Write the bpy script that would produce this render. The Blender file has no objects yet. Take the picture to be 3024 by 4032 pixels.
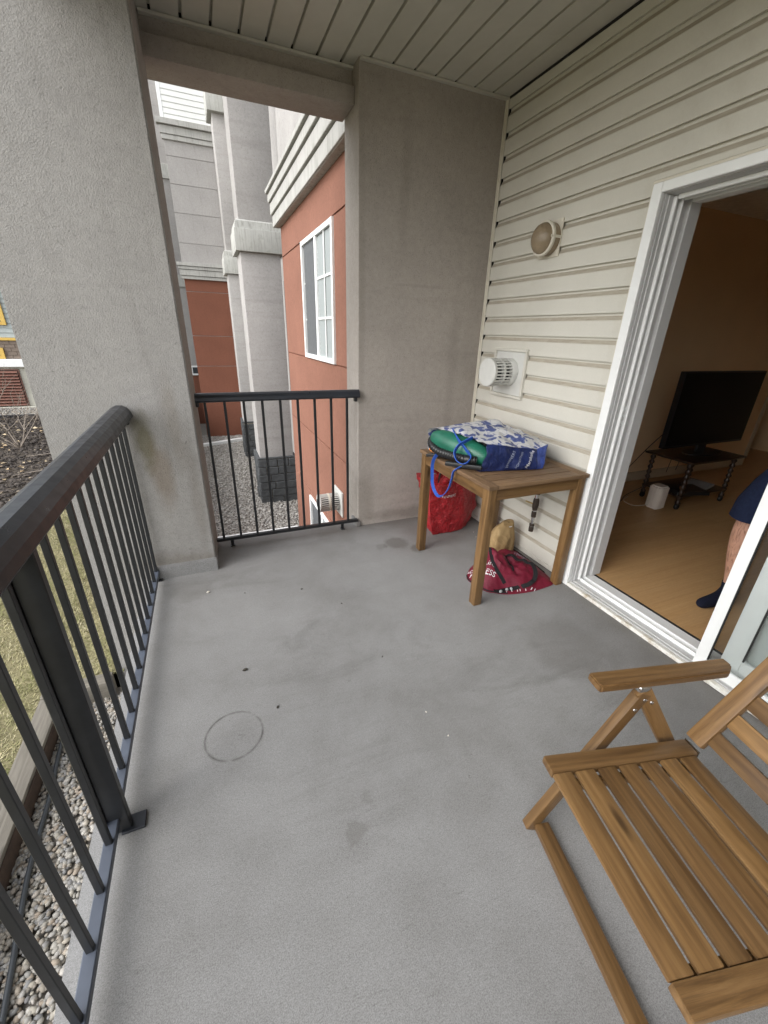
import bpy, bmesh, math, random
import numpy as np
from mathutils import Matrix, Vector, noise
from mathutils.bvhtree import BVHTree
S = bpy.context.scene
COL = S.collection
R = math.radians
rnd = random.Random(7)

# ------------------------------------------------------------ camera, sky, sun, exposure
cam = bpy.data.cameras.new('camera')
cam.sensor_fit = 'VERTICAL'; cam.sensor_height = 36.0; cam.lens = 1612.26 / 4032 * 36
cam.clip_start = 0.02; cam.clip_end = 2000
camo = bpy.data.objects.new('camera', cam); COL.objects.link(camo)
def cam_matrix(yaw, pit, rol, loc):
    cy, sy, cp, sp, cr, sr = math.cos(yaw), math.sin(yaw), math.cos(pit), math.sin(pit), math.cos(rol), math.sin(rol)
    fw = Vector((sy*cp, cy*cp, -sp)); r = Vector((cy, -sy, 0)); d = fw.cross(r)
    r2 = cr*r + sr*d; d2 = -sr*r + cr*d
    m = Matrix((r2, -d2, -fw)).transposed().to_4x4(); m.translation = loc
    return m
camo.matrix_world = cam_matrix(.403553, .412144, -.0289662, (0, 0, 1.45))
S.camera = camo

SUN_DIR = Vector((-.74, -.20, .66)).normalized()      # towards the sun, behind thick cloud
w = bpy.data.worlds.new('World'); S.world = w; w.use_nodes = True
nt = w.node_tree; nt.nodes.clear()
sky = nt.nodes.new('ShaderNodeTexSky'); sky.sky_type = 'NISHITA'; sky.sun_disc = False
sky.sun_elevation = math.asin(SUN_DIR.z); sky.sun_rotation = math.atan2(SUN_DIR.x, SUN_DIR.y)
sky.air_density = 1.0; sky.dust_density = 2.0; sky.ozone_density = 1.0
hs = nt.nodes.new('ShaderNodeHueSaturation'); hs.inputs['Saturation'].default_value = .22
bg = nt.nodes.new('ShaderNodeBackground'); bg.inputs[1].default_value = .15
wo = nt.nodes.new('ShaderNodeOutputWorld')
nt.links.new(sky.outputs[0], hs.inputs['Color']); nt.links.new(hs.outputs[0], bg.inputs[0]); nt.links.new(bg.outputs[0], wo.inputs[0])
sl = bpy.data.lights.new('sun', 'SUN'); sl.energy = .5; sl.angle = R(70); sl.color = (1, .985, .965)
slo = bpy.data.objects.new('sun', sl); COL.objects.link(slo)
slo.rotation_euler = SUN_DIR.to_track_quat('Z', 'Y').to_euler(); slo.location = (-8, -6, 14)
vs = S.view_settings; vs.view_transform = 'Standard'; vs.look = 'None'; vs.gamma = 1; vs.use_curve_mapping = False
vs.exposure = 1.60
S.cycles.max_bounces = 12; S.cycles.diffuse_bounces = 8; S.cycles.use_denoising = True

# ------------------------------------------------------------ helpers
WM = {}
def tag(o, label=None, cat=None, group=None, kind=None):
    if label: o['label'] = label
    if cat: o['category'] = cat
    if group: o['group'] = group
    if kind: o['kind'] = kind
    return o
def link(o, parent, M):
    COL.objects.link(o); WM[o.name] = M.copy()
    if parent is not None:
        o.parent = parent; o.matrix_basis = WM[parent.name].inverted() @ M
    else:
        o.matrix_basis = M
    return o
def empty(name, loc, rz=0, label=None, cat=None, group=None):
    o = bpy.data.objects.new(name, None); o.empty_display_size = .1
    link(o, None, Matrix.Translation(loc) @ Matrix.Rotation(rz, 4, 'Z'))
    return tag(o, label, cat, group)
def smooth(me, ang=35):
    me.shade_smooth() if hasattr(me, 'shade_smooth') else [setattr(p, 'use_smooth', True) for p in me.polygons]
    if ang < 180:
        try: me.set_sharp_from_angle(angle=R(ang))
        except Exception: pass
def mesh(name, verts, faces, mat=None, parent=None, sm=None, M=None, mats=None, mi=None):
    """verts in world coordinates (or in the frame M); the origin is moved to the base of the piece"""
    V = np.array(verts, float)
    if M is None:
        c = np.array([(V[:, 0].min()+V[:, 0].max())/2, (V[:, 1].min()+V[:, 1].max())/2, V[:, 2].min()])
        V = V - c; M = Matrix.Translation(c)
    me = bpy.data.meshes.new(name)
    me.from_pydata(V.tolist(), [], faces)
    for m in (mats or [mat]): me.materials.append(m)
    if mi is not None: me.polygons.foreach_set('material_index', mi)
    if sm is not None: smooth(me, sm)
    me.update()
    return link(bpy.data.objects.new(name, me), parent, M)
def bm_obj(name, bm, mat, parent=None, M=None, sm=None, mats=None):
    if M is None:
        xs = [v.co for v in bm.verts]
        c = Vector(((min(v.x for v in xs)+max(v.x for v in xs))/2, (min(v.y for v in xs)+max(v.y for v in xs))/2, min(v.z for v in xs)))
        bmesh.ops.translate(bm, verts=bm.verts, vec=-c); M = Matrix.Translation(c)
    me = bpy.data.meshes.new(name)
    bmesh.ops.recalc_face_normals(bm, faces=bm.faces)
    bm.to_mesh(me); bm.free()
    for m in (mats or [mat]): me.materials.append(m)
    if sm is not None: smooth(me, sm)
    return link(bpy.data.objects.new(name, me), parent, M)
BOX = {}
def box_mesh(dx, dy, dz, bev, seg=1):
    k = (round(dx, 4), round(dy, 4), round(dz, 4), bev, seg)
    if k in BOX: return BOX[k].copy()
    bm = bmesh.new(); bmesh.ops.create_cube(bm, size=1)
    for v in bm.verts: v.co = Vector((v.co.x*dx, v.co.y*dy, v.co.z*dz))
    if bev: bmesh.ops.bevel(bm, geom=list(bm.edges), offset=bev, segments=seg, profile=.6, affect='EDGES')
    me = bpy.data.meshes.new('box'); bm.to_mesh(me); bm.free()
    BOX[k] = me
    return me.copy()
def box(name, lo, hi, mat, parent=None, bev=.002, F=None, seg=1):
    """box between two corners (in frame F); its longest side becomes its local X so that grain follows it"""
    lo, hi = Vector(lo), Vector(hi); d = hi-lo; c = (lo+hi)/2
    ax = max(range(3), key=lambda i: abs(d[i]))
    if ax == 0: Q = Matrix.Identity(4); dims = (d.x, d.y, d.z)
    elif ax == 1: Q = Matrix.Rotation(R(90), 4, 'Z'); dims = (d.y, d.x, d.z)
    else: Q = Matrix.Rotation(R(-90), 4, 'Y'); dims = (d.z, d.y, d.x)
    me = box_mesh(*[abs(x) for x in dims], bev, seg); me.name = name
    me.materials.append(mat)
    if seg > 1: smooth(me, 50)
    return link(bpy.data.objects.new(name, me), parent, (F or Matrix.Identity(4)) @ Matrix.Translation(c) @ Q)
def bar(name, p0, p1, wid, thk, mat, parent=None, up=(0, 0, 1), bev=.003, F=None, seg=2):
    """board from p0 to p1; wid across, thk along up"""
    p0, p1, up = Vector(p0), Vector(p1), Vector(up)
    x = (p1-p0).normalized(); y = up.cross(x).normalized(); z = x.cross(y)
    Q = Matrix((x, y, z)).transposed().to_4x4(); Q.translation = (p0+p1)/2
    me = box_mesh((p1-p0).length, wid, thk, bev, seg); me.name = name; me.materials.append(mat)
    if seg > 1: smooth(me, 50)
    return link(bpy.data.objects.new(name, me), parent, (F or Matrix.Identity(4)) @ Q)
def spline(pts, n=6, closed=False):
    P = [Vector(p) for p in pts]; out = []
    N = len(P)
    for i in range(N if closed else N-1):
        a, b, c, d = (P[(i-1) % N], P[i], P[(i+1) % N], P[(i+2) % N]) if closed else (P[max(i-1, 0)], P[i], P[i+1], P[min(i+2, N-1)])
        for k in range(n):
            t = k/n
            out.append(.5*((2*b)+(c-a)*t+(2*a-5*b+4*c-d)*t*t+(3*b-a-3*c+d)*t**3))
    if not closed: out.append(P[-1])
    return out
def sweep(pts, prof, closed_prof=True, up=Vector((0, 0, 1)), scale=None):
    """sweep a 2-D profile along pts -> verts, faces"""
    P = [Vector(p) for p in pts]; V = []; Fc = []; n = len(prof); last = None
    for i, p in enumerate(P):
        t = (P[min(i+1, len(P)-1)]-P[max(i-1, 0)]).normalized()
        ref = up if last is None else last
        s = t.cross(ref)
        if s.length < 1e-4: s = t.cross(Vector((.3, .9, .1)))
        s.normalize(); u = s.cross(t).normalized(); last = u
        k = scale[i] if scale else 1
        for a, b in prof: V.append(p+s*a*k+u*b*k)
    for i in range(len(P)-1):
        for j in range(n if closed_prof else n-1):
            a = i*n+j; b = i*n+(j+1) % n
            Fc.append((a, b, b+n, a+n))
    if closed_prof:
        Fc.append(tuple(range(n))[::-1]); Fc.append(tuple(range((len(P)-1)*n, len(P)*n)))
    return V, Fc
def circ(r, n=8): return [(r*math.cos(2*math.pi*k/n), r*math.sin(2*math.pi*k/n)) for k in range(n)]
def tube(name, pts, r, mat, parent=None, n=8, scale=None, M=None):
    V, Fc = sweep(pts, circ(r, n), scale=scale)
    return mesh(name, V, Fc, mat, parent, sm=60, M=M)
def ribbon(name, pts, width, mat, parent=None, up=(0, 0, 1), thk=.002):
    V, Fc = sweep(pts, [(-width/2, -thk), (width/2, -thk), (width/2, thk), (-width/2, thk)], up=Vector(up))
    return mesh(name, V, Fc, mat, parent, sm=40)
def lathe(name, prof, M, mat, parent=None, n=32, sm=40, mats=None, mi=None):
    """prof: (radius, height) along local Z of M"""
    V = []; Fc = []; idx = []
    for r, z in prof:
        for k in range(n): V.append((r*math.cos(2*math.pi*k/n), r*math.sin(2*math.pi*k/n), z))
    for i in range(len(prof)-1):
        for k in range(n):
            a = i*n+k; b = i*n+(k+1) % n
            Fc.append((a, b, b+n, a+n)); idx.append(mi[i] if mi else 0)
    Fc.append(tuple(range(n))[::-1]); idx.append(mi[0] if mi else 0)
    Fc.append(tuple(range((len(prof)-1)*n, len(prof)*n))); idx.append(mi[-1] if mi else 0)
    return mesh(name, V, Fc, mat, parent, sm=sm, M=M, mats=mats, mi=idx)
def prism(name, poly, z0, z1, mat, parent=None, bev=0):
    bm = bmesh.new()
    vs_ = [bm.verts.new((x, y, z0)) for x, y in poly]; f = bm.faces.new(vs_)
    r = bmesh.ops.extrude_face_region(bm, geom=[f])
    for v in [g for g in r['geom'] if isinstance(g, bmesh.types.BMVert)]: v.co.z = z1
    if bev: bmesh.ops.bevel(bm, geom=list(bm.edges), offset=bev, segments=2, affect='EDGES')
    return bm_obj(name, bm, mat, parent)
def extr(name, prof, axis, a0, a1, mat, parent=None, sm=None, mats=None, mi=None):
    """closed 2-D profile extruded along an axis: 'Y' uses (x,z), 'X' uses (y,z)"""
    n = len(prof); V = []
    for a in (a0, a1):
        for p, q in prof: V.append((p, a, q) if axis == 'Y' else (a, p, q))
    Fc = [(i, (i+1) % n, (i+1) % n+n, i+n) for i in range(n)] + [tuple(range(n))[::-1], tuple(range(n, 2*n))]
    bm = bmesh.new(); bv = [bm.verts.new(v) for v in V]
    for k, f in enumerate(Fc):
        q = bm.faces.new([bv[i] for i in f])
        if mi and k in mi: q.material_index = mi[k]
    return bm_obj(name, bm, mat, parent, sm=sm, mats=mats)

# ------------------------------------------------------------ materials
def ramp(nt, fac, stops):
    r = nt.nodes.new('ShaderNodeValToRGB'); e = r.color_ramp.elements
    while len(e) < len(stops): e.new(.5)
    for i, (p, c) in enumerate(stops):
        e[i].position = p; e[i].color = (*c, 1) if len(c) == 3 else c
    nt.links.new(fac, r.inputs[0]); return r.outputs[0]
class NB:
    def __init__(s, name, rough=.6, spec=.5, metal=0):
        s.m = bpy.data.materials.new(name); s.m.use_nodes = True; s.nt = s.m.node_tree
        s.b = s.nt.nodes['Principled BSDF']; s.b.inputs['Roughness'].default_value = rough
        s.b.inputs['Metallic'].default_value = metal; s.b.inputs['Specular IOR Level'].default_value = spec
        s.tc = s.n('ShaderNodeTexCoord'); s.co = s.tc.outputs['Object']
    def n(s, t, **k):
        o = s.nt.nodes.new(t)
        for a, v in k.items():
            if hasattr(o, a): setattr(o, a, v)
        return o
    def l(s, a, b): s.nt.links.new(a, b)
    def mapping(s, scale=(1, 1, 1), rnd_=0, co=None):
        m = s.n('ShaderNodeMapping'); m.inputs['Scale'].default_value = scale; s.l(co or s.co, m.inputs[0])
        if rnd_:
            oi = s.n('ShaderNodeObjectInfo'); mm = s.n('ShaderNodeMath', operation='MULTIPLY'); mm.inputs[1].default_value = rnd_
            s.l(oi.outputs['Random'], mm.inputs[0]); cx = s.n('ShaderNodeCombineXYZ')
            for i in range(3): s.l(mm.outputs[0], cx.inputs[i])
            s.l(cx.outputs[0], m.inputs['Location'])
        return m.outputs[0]
    def noise(s, scale, detail=4, rough=.55, dist=0, co=None):
        n = s.n('ShaderNodeTexNoise'); n.inputs['Scale'].default_value = scale; n.inputs['Detail'].default_value = detail
        n.inputs['Roughness'].default_value = rough; n.inputs['Distortion'].default_value = dist; s.l(co or s.co, n.inputs['Vector']); return n.outputs['Fac']
    def vor(s, scale, feature='F1', co=None, out='Distance', rand=1):
        n = s.n('ShaderNodeTexVoronoi', feature=feature); n.inputs['Scale'].default_value = scale; n.inputs['Randomness'].default_value = rand
        s.l(co or s.co, n.inputs['Vector']); return n.outputs[out]
    def mix(s, fac, a, b, mode='MIX'):
        m = s.n('ShaderNodeMix', data_type='RGBA', blend_type=mode)
        for sock, v in ((m.inputs[0], fac), (m.inputs[6], a), (m.inputs[7], b)):
            if hasattr(v, 'is_linked'): s.l(v, sock)
            elif isinstance(v, (int, float)): sock.default_value = v
            else: sock.default_value = (*v, 1)
        return m.outputs[2]
    def ramp(s, fac, stops): return ramp(s.nt, fac, stops)
    def math(s, op, a, b=0):
        m = s.n('ShaderNodeMath', operation=op)
        for i, v in enumerate((a, b)):
            if hasattr(v, 'is_linked'): s.l(v, m.inputs[i])
            else: m.inputs[i].default_value = v
        return m.outputs[0]
    def color(s, c):
        if hasattr(c, 'is_linked'): s.l(c, s.b.inputs['Base Color'])
        else: s.b.inputs['Base Color'].default_value = (*c, 1)
        return s
    def bump(s, h, strength=.5, dist=.01, prev=None):
        b = s.n('ShaderNodeBump'); b.inputs['Strength'].default_value = strength; b.inputs['Distance'].default_value = dist
        s.l(h, b.inputs['Height'])
        if prev: s.l(prev, b.inputs['Normal'])
        s.l(b.outputs[0], s.b.inputs['Normal']); return b.outputs[0]
    def rough(s, r): s.l(r, s.b.inputs['Roughness']); return s
G = lambda v: (v, v, v)
def hue(c, k): return tuple(min(1, x*k) for x in c)
def plain(name, c, rough=.5, var=.12, scale=18, spec=.5, metal=0, bump=0, bscale=200):
    s = NB(name, rough, spec, metal)
    s.color(s.ramp(s.noise(scale, 5), [(.25, hue(c, 1-var)), (.75, hue(c, 1+var))]))
    if bump: s.bump(s.noise(bscale, 3), bump, .002)
    return s.m
def stucco(name, c, relief=.6, streak=.25, fine=95, stain=(.5, .48, .45), spots=()):
    s = NB(name, .92, .2)
    big = s.noise(1.6, 5, .6); mid = s.noise(28, 4, .6)
    col = s.ramp(big, [(.3, hue(c, .83)), (.7, hue(c, 1.12))])
    col = s.mix(.35, col, s.ramp(mid, [(.3, hue(c, .82)), (.7, hue(c, 1.15))]))
    if streak:
        st = s.noise(3, 6, .65, co=s.mapping((3, 3, .25)))
        f = s.ramp(st, [(.55, G(0)), (.8, G(streak))])
        col = s.mix(f, col, tuple(a*b for a, b in zip(c, stain)))
    if spots:
        g = s.n('ShaderNodeNewGeometry'); sx = s.n('ShaderNodeSeparateXYZ'); s.l(g.outputs['Position'], sx.inputs[0])
        wob = s.math('MULTIPLY', s.math('SUBTRACT', s.noise(6, 5, .7, .4), .5), 1.3)
        for x0, z0, rx, rz, k, cc in spots:
            a = s.math('DIVIDE', s.math('SUBTRACT', sx.outputs[0], x0), rx); b = s.math('DIVIDE', s.math('SUBTRACT', sx.outputs[2], z0), rz)
            d = s.math('ADD', s.math('SQRT', s.math('ADD', s.math('MULTIPLY', a, a), s.math('MULTIPLY', b, b))), wob)
            col = s.mix(s.ramp(d, [(.35, G(k)), (1.0, G(0))]), col, cc)
    n1 = s.noise(fine, 6, .62, 1.6); n2 = s.vor(fine*1.5)
    h = s.math('ADD', n1, s.math('MULTIPLY', n2, .35))
    pit = s.ramp(n1, [(.30, G(.68)), (.47, G(1))])
    s.color(s.mix(1, col, pit, 'MULTIPLY')); s.bump(h, relief, .006)
    return s.m
def streaky(name, c):       # painted cornice with dark runs of weathering
    s = NB(name, .85, .3)
    col = s.ramp(s.noise(5, 5), [(.3, hue(c, .88)), (.7, hue(c, 1.06))])
    st = s.noise(7, 7, .7, co=s.mapping((5, 5, .35)))
    col = s.mix(s.ramp(st, [(.50, G(0)), (.72, G(.75))]), col, (.16, .155, .13))
    col = s.mix(s.ramp(s.noise(9, 6, .7), [(.55, G(0)), (.75, G(.5))]), col, (.2, .21, .17))
    s.color(col); s.bump(s.noise(140, 3), .25, .003); return s.m
def wood(name, c1, c2, c3, rough=.42, rs=0.6, gscale=1, knots=1):
    s = NB(name, rough, .4)
    co = s.mapping((1.3*gscale, 13*gscale, 13*gscale), 37)
    g = s.noise(2.2, 6, .6, .9, co)
    w_ = s.n('ShaderNodeTexWave', wave_type='BANDS', bands_direction='Y')
    w_.inputs['Scale'].default_value = 1.0; w_.inputs['Distortion'].default_value = 9; w_.inputs['Detail'].default_value = 4; w_.inputs['Detail Scale'].default_value = 1.4
    s.l(s.mapping((.55, 13, 13), 53), w_.inputs['Vector'])
    col = s.ramp(g, [(.25, c3), (.5, c1), (.78, c2)])
    col = s.mix(.22, col, s.ramp(w_.outputs['Fac'], [(.1, c3), (.6, c1), (1, c2)]))
    fine = s.noise(9, 4, .7, 0, s.mapping((3, 130, 130), 11))
    col = s.mix(.4, col, s.ramp(fine, [(.3, G(.45)), (.62, G(1.0))]), 'MULTIPLY')
    st2 = s.noise(1.4, 5, .65, .6, s.mapping((1.6, 30, 30), 71))
    col = s.mix(s.ramp(st2, [(.56, G(0)), (.70, G(.65*min(1, rs+.2)))]), col, hue(c3, .62))
    kn = s.vor(1.0, co=s.mapping((3.1, 13, 13), 91))
    col = s.mix(s.ramp(kn, [(.06, G(.75*knots)), (.16, G(0))]), col, hue(c3, .35))
    oi = s.n('ShaderNodeObjectInfo')
    v = s.ramp(oi.outputs['Random'], [(0, (.62, .60, .58)), (.5, (.93, .91, .89)), (1, (1.14, 1.12, 1.05))])
    s.color(s.mix(rs, col, v, 'MULTIPLY'))
    s.rough(s.ramp(fine, [(.3, G(rough+.12)), (.7, G(rough-.05))]))
    s.bump(fine, .22, .0015); return s.m
M_ = {}
M_['stucco'] = stucco('grey stucco', (.335, .323, .306), .55, .45, 95, spots=((-.355, .86, .06, .20, .7, (.13, .115, .06)), (-.30, .66, .07, .25, .5, (.20, .15, .10)), (-.20, .95, .05, .35, .3, (.20, .17, .13)), (-.3, .10, .35, .10, .55, (.17, .15, .125)), (-.14, .5, .05, .5, .35, (.19, .165, .14)), (-.4, 1.62, .4, .016, .10, (.2, .19, .18))))
M_['stucco_s'] = stucco('smooth taupe stucco', (.37, .334, .300), .38, .3, 110, spots=((1.05, .25, .10, .35, .4, (.2, .18, .15)), (1.5, .06, .55, .07, .5, (.16, .14, .12)), (1.3, 2.3, .05, .5, .25, (.2, .18, .15)), (1.75, 1.2, .06, .9, .22, (.22, .2, .17)), (1.45, 1.75, .3, .014, .25, (.2, .18, .16)), (1.02, 1.6, .03, 1.2, .3, (.21, .19, .16))))
M_['stucco_far'] = stucco('far grey stucco', (.365, .35, .335), .3, .4, 60)
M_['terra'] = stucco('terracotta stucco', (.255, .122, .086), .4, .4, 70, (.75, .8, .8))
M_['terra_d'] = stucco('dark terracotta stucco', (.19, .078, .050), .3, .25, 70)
M_['cornice'] = streaky('weathered cornice', (.41, .405, .38))
M_['capstone'] = streaky('weathered pillar cap', (.44, .44, .41))
M_['soffit'] = plain('vinyl soffit', (.50, .485, .425), .55, .07, 7, bump=.05)
s = NB('vinyl siding', .5, .35)
c0 = (.60, .58, .515)
col = s.ramp(s.noise(2.2, 5), [(.3, hue(c0, .93)), (.7, hue(c0, 1.05))])
col = s.mix(s.ramp(s.noise(6, 6, .7), [(.56, G(0)), (.8, G(.3))]), col, (.42, .38, .30))
s.color(s.mix(.3, col, s.ramp(s.noise(160, 2), [(.3, G(.86)), (.7, G(1))]), 'MULTIPLY'))
s.bump(s.noise(9, 5, .6, 0, s.mapping((.6, 12, 12))), .12, .004); M_['siding'] = s.m
s = NB('siding cove with painted shade', .8, .2)  # shade under each lap, painted into the cove as a darker colour
s.color(s.ramp(s.noise(9, 6, .7, 0, s.mapping((6, 1.2, 6))), [(.3, (.33, .295, .235)), (.7, (.47, .43, .355))])); M_['cove_shade'] = s.m
M_['farsiding'] = plain('pale siding', (.70, .71, .68), .55, .06, 4)
M_['trimwhite'] = plain('white vinyl', (.78, .79, .78), .35, .04, 9)
s = NB('dirty white vinyl', .4, .4)
s.color(s.mix(s.ramp(s.noise(24, 6, .7), [(.46, G(0)), (.66, G(.8))]), (.72, .71, .66), (.36, .29, .18))); M_['dirtywhite'] = s.m
M_['trimgrey'] = plain('grey vinyl track', (.50, .50, .495), .45, .05, 6)
M_['cream'] = plain('cream trim', (.62, .58, .49), .5, .06, 9)
M_['whitevent'] = plain('white painted metal', (.58, .58, .55), .4, .06, 14)
M_['black'] = plain('black painted steel', (.016, .017, .019), .38, .25, 30, .5, 0, .06, 90)
s = NB('weathered black handrail', .33, .5)
co_r = s.noise(4, 6, .6)
s.color(s.mix(s.ramp(s.noise(60, 6, .75), [(.62, G(0)), (.74, G(.3))]), s.ramp(co_r, [(.3, (.016, .018, .023)), (.7, (.030, .034, .043))]), (.075, .078, .085)))
s.rough(s.ramp(s.noise(30, 5), [(.3, G(.27)), (.7, G(.45))])); s.bump(s.noise(55, 4), .06, .003); M_['rail'] = s.m
M_['railblue'] = plain('slate blue rail paint', (.075, .088, .115), .4, .18, 14, .5, 0, .06, 80)
M_['dark'] = plain('dark gap', (.012, .011, .01), .9)
M_['wood'] = wood('acacia wood', (.190, .108, .043), (.275, .166, .074), (.085, .044, .018), .34, .95)
M_['woodtop'] = wood('worn acacia table top', (.20, .122, .066), (.28, .185, .108), (.12, .072, .038), .55)
M_['steel'] = plain('zinc hardware', (.62, .62, .62), .25, .1, 50, .5, 1)
M_['blackplastic'] = plain('black plastic', (.012, .012, .013), .4, .2, 30)
M_['laminate'] = wood('oak laminate', (.53, .325, .15), (.57, .365, .18), (.47, .28, .12), .33, .18, .5, 0)
M_['beigewall'] = plain('beige wall paint', (.78, .56, .34), .85, .04, 3, .2, 0, .15, 260)
M_['roomceil'] = plain('white ceiling paint', (.82, .79, .72), .9)
M_['basebd'] = plain('cream baseboard', (.52, .43, .31), .5, .04)
M_['darkwood'] = plain('dark stained wood', (.030, .016, .010), .35, .3, 20)
M_['screen'] = plain('television screen', (.003, .003, .004), .3, .02, 18, .12)
M_['modem'] = plain('pale grey plastic', (.66, .60, .54), .55, .03)
M_['paper'] = plain('paper', (.35, .36, .37), .8)
M_['navy'] = plain('navy cloth', (.009, .014, .036), .9, .25, 60, .2, 0, .5, 500)
M_['sock'] = plain('navy knit', (.008, .010, .022), .95, .3, 120, .2, 0, .8, 700)
M_['shirt'] = plain('grey shirt', (.22, .23, .25), .9, .1, 40, .2, 0, .4, 400)
s = NB('skin', .5, .4)
hair_n = s.noise(60, 5, .7, 1.2, s.mapping((1, 1, .22)))
s.color(s.mix(s.ramp(hair_n, [(.50, G(0)), (.64, G(.6))]), s.ramp(s.noise(20, 4), [(.3, (.42, .22, .15)), (.7, (.52, .30, .21))]), (.09, .045, .025)))
s.b.inputs['Subsurface Weight'].default_value = .08; M_['skin'] = s.m
M_['hair'] = plain('brown hair', (.03, .018, .01), .6, .3, 80)
s = NB('window glass', .04, .5); s.color((.05, .055, .06)); M_['glassdark'] = s.m
def glass(name, tint, alpha):
    s = NB(name, .03, .5); s.color(tint)
    tr = s.n('ShaderNodeBsdfTransparent'); tr.inputs[0].default_value = (*hue(tint, 1), 1)
    gl = s.n('ShaderNodeBsdfGlossy'); gl.inputs['Roughness'].default_value = .02
    fr = s.n('ShaderNodeFresnel'); fr.inputs[0].default_value = 1.5
    mx = s.n('ShaderNodeMixShader'); s.l(fr.outputs[0], mx.inputs[0]); s.l(tr.outputs[0], mx.inputs[1]); s.l(gl.outputs[0], mx.inputs[2])
    s.l(mx.outputs[0], s.nt.nodes['Material Output'].inputs[0]); return s.m
M_['glass'] = glass('clear door glass', (.94, .955, .95), 0)
M_['insect'] = plain('insect screen mesh', (.10, .105, .11), .8)
M_['blind'] = plain('white blind slats', (.32, .35, .35), .6, .03)
s = NB('frosted lamp glass', .25, .5)
s.color(s.ramp(s.noise(14, 5), [(.3, (.20, .15, .095)), (.7, (.30, .235, .155))])); s.bump(s.vor(260), .3, .003); M_['lampglass'] = s.m
M_['iron'] = plain('rusted black pipe', (.055, .040, .030), .6, .4, 40, .4, .3, .3, 120)
M_['brass'] = plain('old brass', (.34, .24, .08), .4, .2, 60, .5, .8)
W_X = 1.994
# balcony floor: grey membrane, dirt, worn spots, pot ring, damp patch
s = NB('balcony floor coating', .62, .35)
geo = s.n('ShaderNodeNewGeometry'); wp = geo.outputs['Position']
big = s.noise(1.5, 6, .62, .4, wp); mid = s.noise(7, 6, .65, 0, wp); gr = s.noise(330, 3, .7, 0, wp); gr2 = s.noise(120, 4, .7, .5, wp)
col = s.ramp(big, [(.3, (.242, .237, .228)), (.5, (.295, .292, .286)), (.72, (.345, .343, .338))])
col = s.mix(.28, col, s.ramp(mid, [(.30, (.165, .162, .156)), (.6, (.258, .258, .257)), (.8, (.298, .299, .300))]))
sm1 = s.noise(1.1, 7, .72, 1.6, s.mapping((1.0, 2.6, 1), 0, wp)); sm2 = s.noise(.8, 3, .5, 0, wp)
col = s.mix(s.math('MULTIPLY', s.ramp(sm1, [(.48, G(0)), (.74, G(.6))]), s.ramp(sm2, [(.42, G(0)), (.6, G(1))])), col, (.118, .113, .105))
scf = s.noise(3.2, 4, .6, 2.2, s.mapping((2.0, 9, 1), 0, wp))
col = s.mix(s.ramp(scf, [(.655, G(0)), (.70, G(.35)), (.74, G(0))]), col, (.13, .125, .12))
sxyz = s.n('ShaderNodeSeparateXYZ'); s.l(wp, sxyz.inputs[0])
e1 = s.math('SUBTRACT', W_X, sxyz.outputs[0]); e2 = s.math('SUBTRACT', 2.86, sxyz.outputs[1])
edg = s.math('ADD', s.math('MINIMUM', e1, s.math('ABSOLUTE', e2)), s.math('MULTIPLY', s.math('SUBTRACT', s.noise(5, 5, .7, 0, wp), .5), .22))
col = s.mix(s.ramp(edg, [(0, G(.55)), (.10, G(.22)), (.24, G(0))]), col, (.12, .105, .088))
col = s.mix(.7, col, s.ramp(gr, [(.34, G(.50)), (.62, G(1.22))]), 'MULTIPLY')
col = s.mix(.42, col, s.ramp(gr2, [(.32, G(.68)), (.66, G(1.10))]), 'MULTIPLY')
def dist2(cx, cy):
    vm = s.n('ShaderNodeVectorMath', operation='DISTANCE'); s.l(wp, vm.inputs[0]); vm.inputs[1].default_value = (cx, cy, 0); return vm.outputs['Value']
d = dist2(-.078, 1.237)
ringd = s.math('ABSOLUTE', s.math('SUBTRACT', d, .1065))
rm = s.ramp(ringd, [(0, G(1)), (.0022, G(.9)), (.0050, G(0))])
brk = s.ramp(s.noise(9, 4, .65, 0, wp), [(.40, G(.05)), (.47, G(.5)), (.60, G(1))])
col = s.mix(s.math('MULTIPLY', rm, brk), col, (.075, .07, .065))
wob = s.math('MULTIPLY', s.math('SUBTRACT', s.noise(9, 4, .6, 0, wp), .5), .16)
for cx, cy, r_, k in ((1.17, 2.48, .085, .55), (1.275, 2.36, .05, .6), (1.03, 2.47, .04, .3), (.25, .745, .035, .28), (-.25, 2.35, .12, .22), (1.55, 1.15, .22, .3), (1.75, .75, .28, .35), (.32, .82, .03, .2), (1.6, 2.65, .3, .3), (.1, 2.8, .2, .25), (.8, 2.75, .16, .2)):
    dd = s.math('ADD', dist2(cx, cy), wob)
    col = s.mix(s.ramp(dd, [(r_*.75, G(k)), (r_*1.25, G(0))]), col, (.10, .09, .08))
spk = s.vor(24, co=wp); sel = s.noise(5, 2, .5, 0, wp)
sp = s.math('MULTIPLY', s.ramp(spk, [(.035, G(1)), (.075, G(0))]), s.ramp(sel, [(.56, G(0)), (.62, G(.7))]))
col = s.mix(sp, col, (.10, .095, .085))
s.color(col); s.rough(s.ramp(mid, [(.3, G(.55)), (.7, G(.72))]))
s.bump(s.math('ADD', gr, s.math('MULTIPLY', gr2, .4)), .22, .002); M_['floor'] = s.m
M_['concrete'] = plain('raw concrete', (.36, .36, .35), .9, .15, 12, .3, 0, .4, 120)
def island(name, stops, rough=.75, tr=0):
    s = NB(name, rough, .3); g = s.n('ShaderNodeNewGeometry')
    c = s.ramp(g.outputs['Random Per Island'], stops); s.color(s.mix(.3, c, s.ramp(s.noise(90, 3), [(.3, G(.65)), (.7, G(1.05))]), 'MULTIPLY')); return s.m
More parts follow.
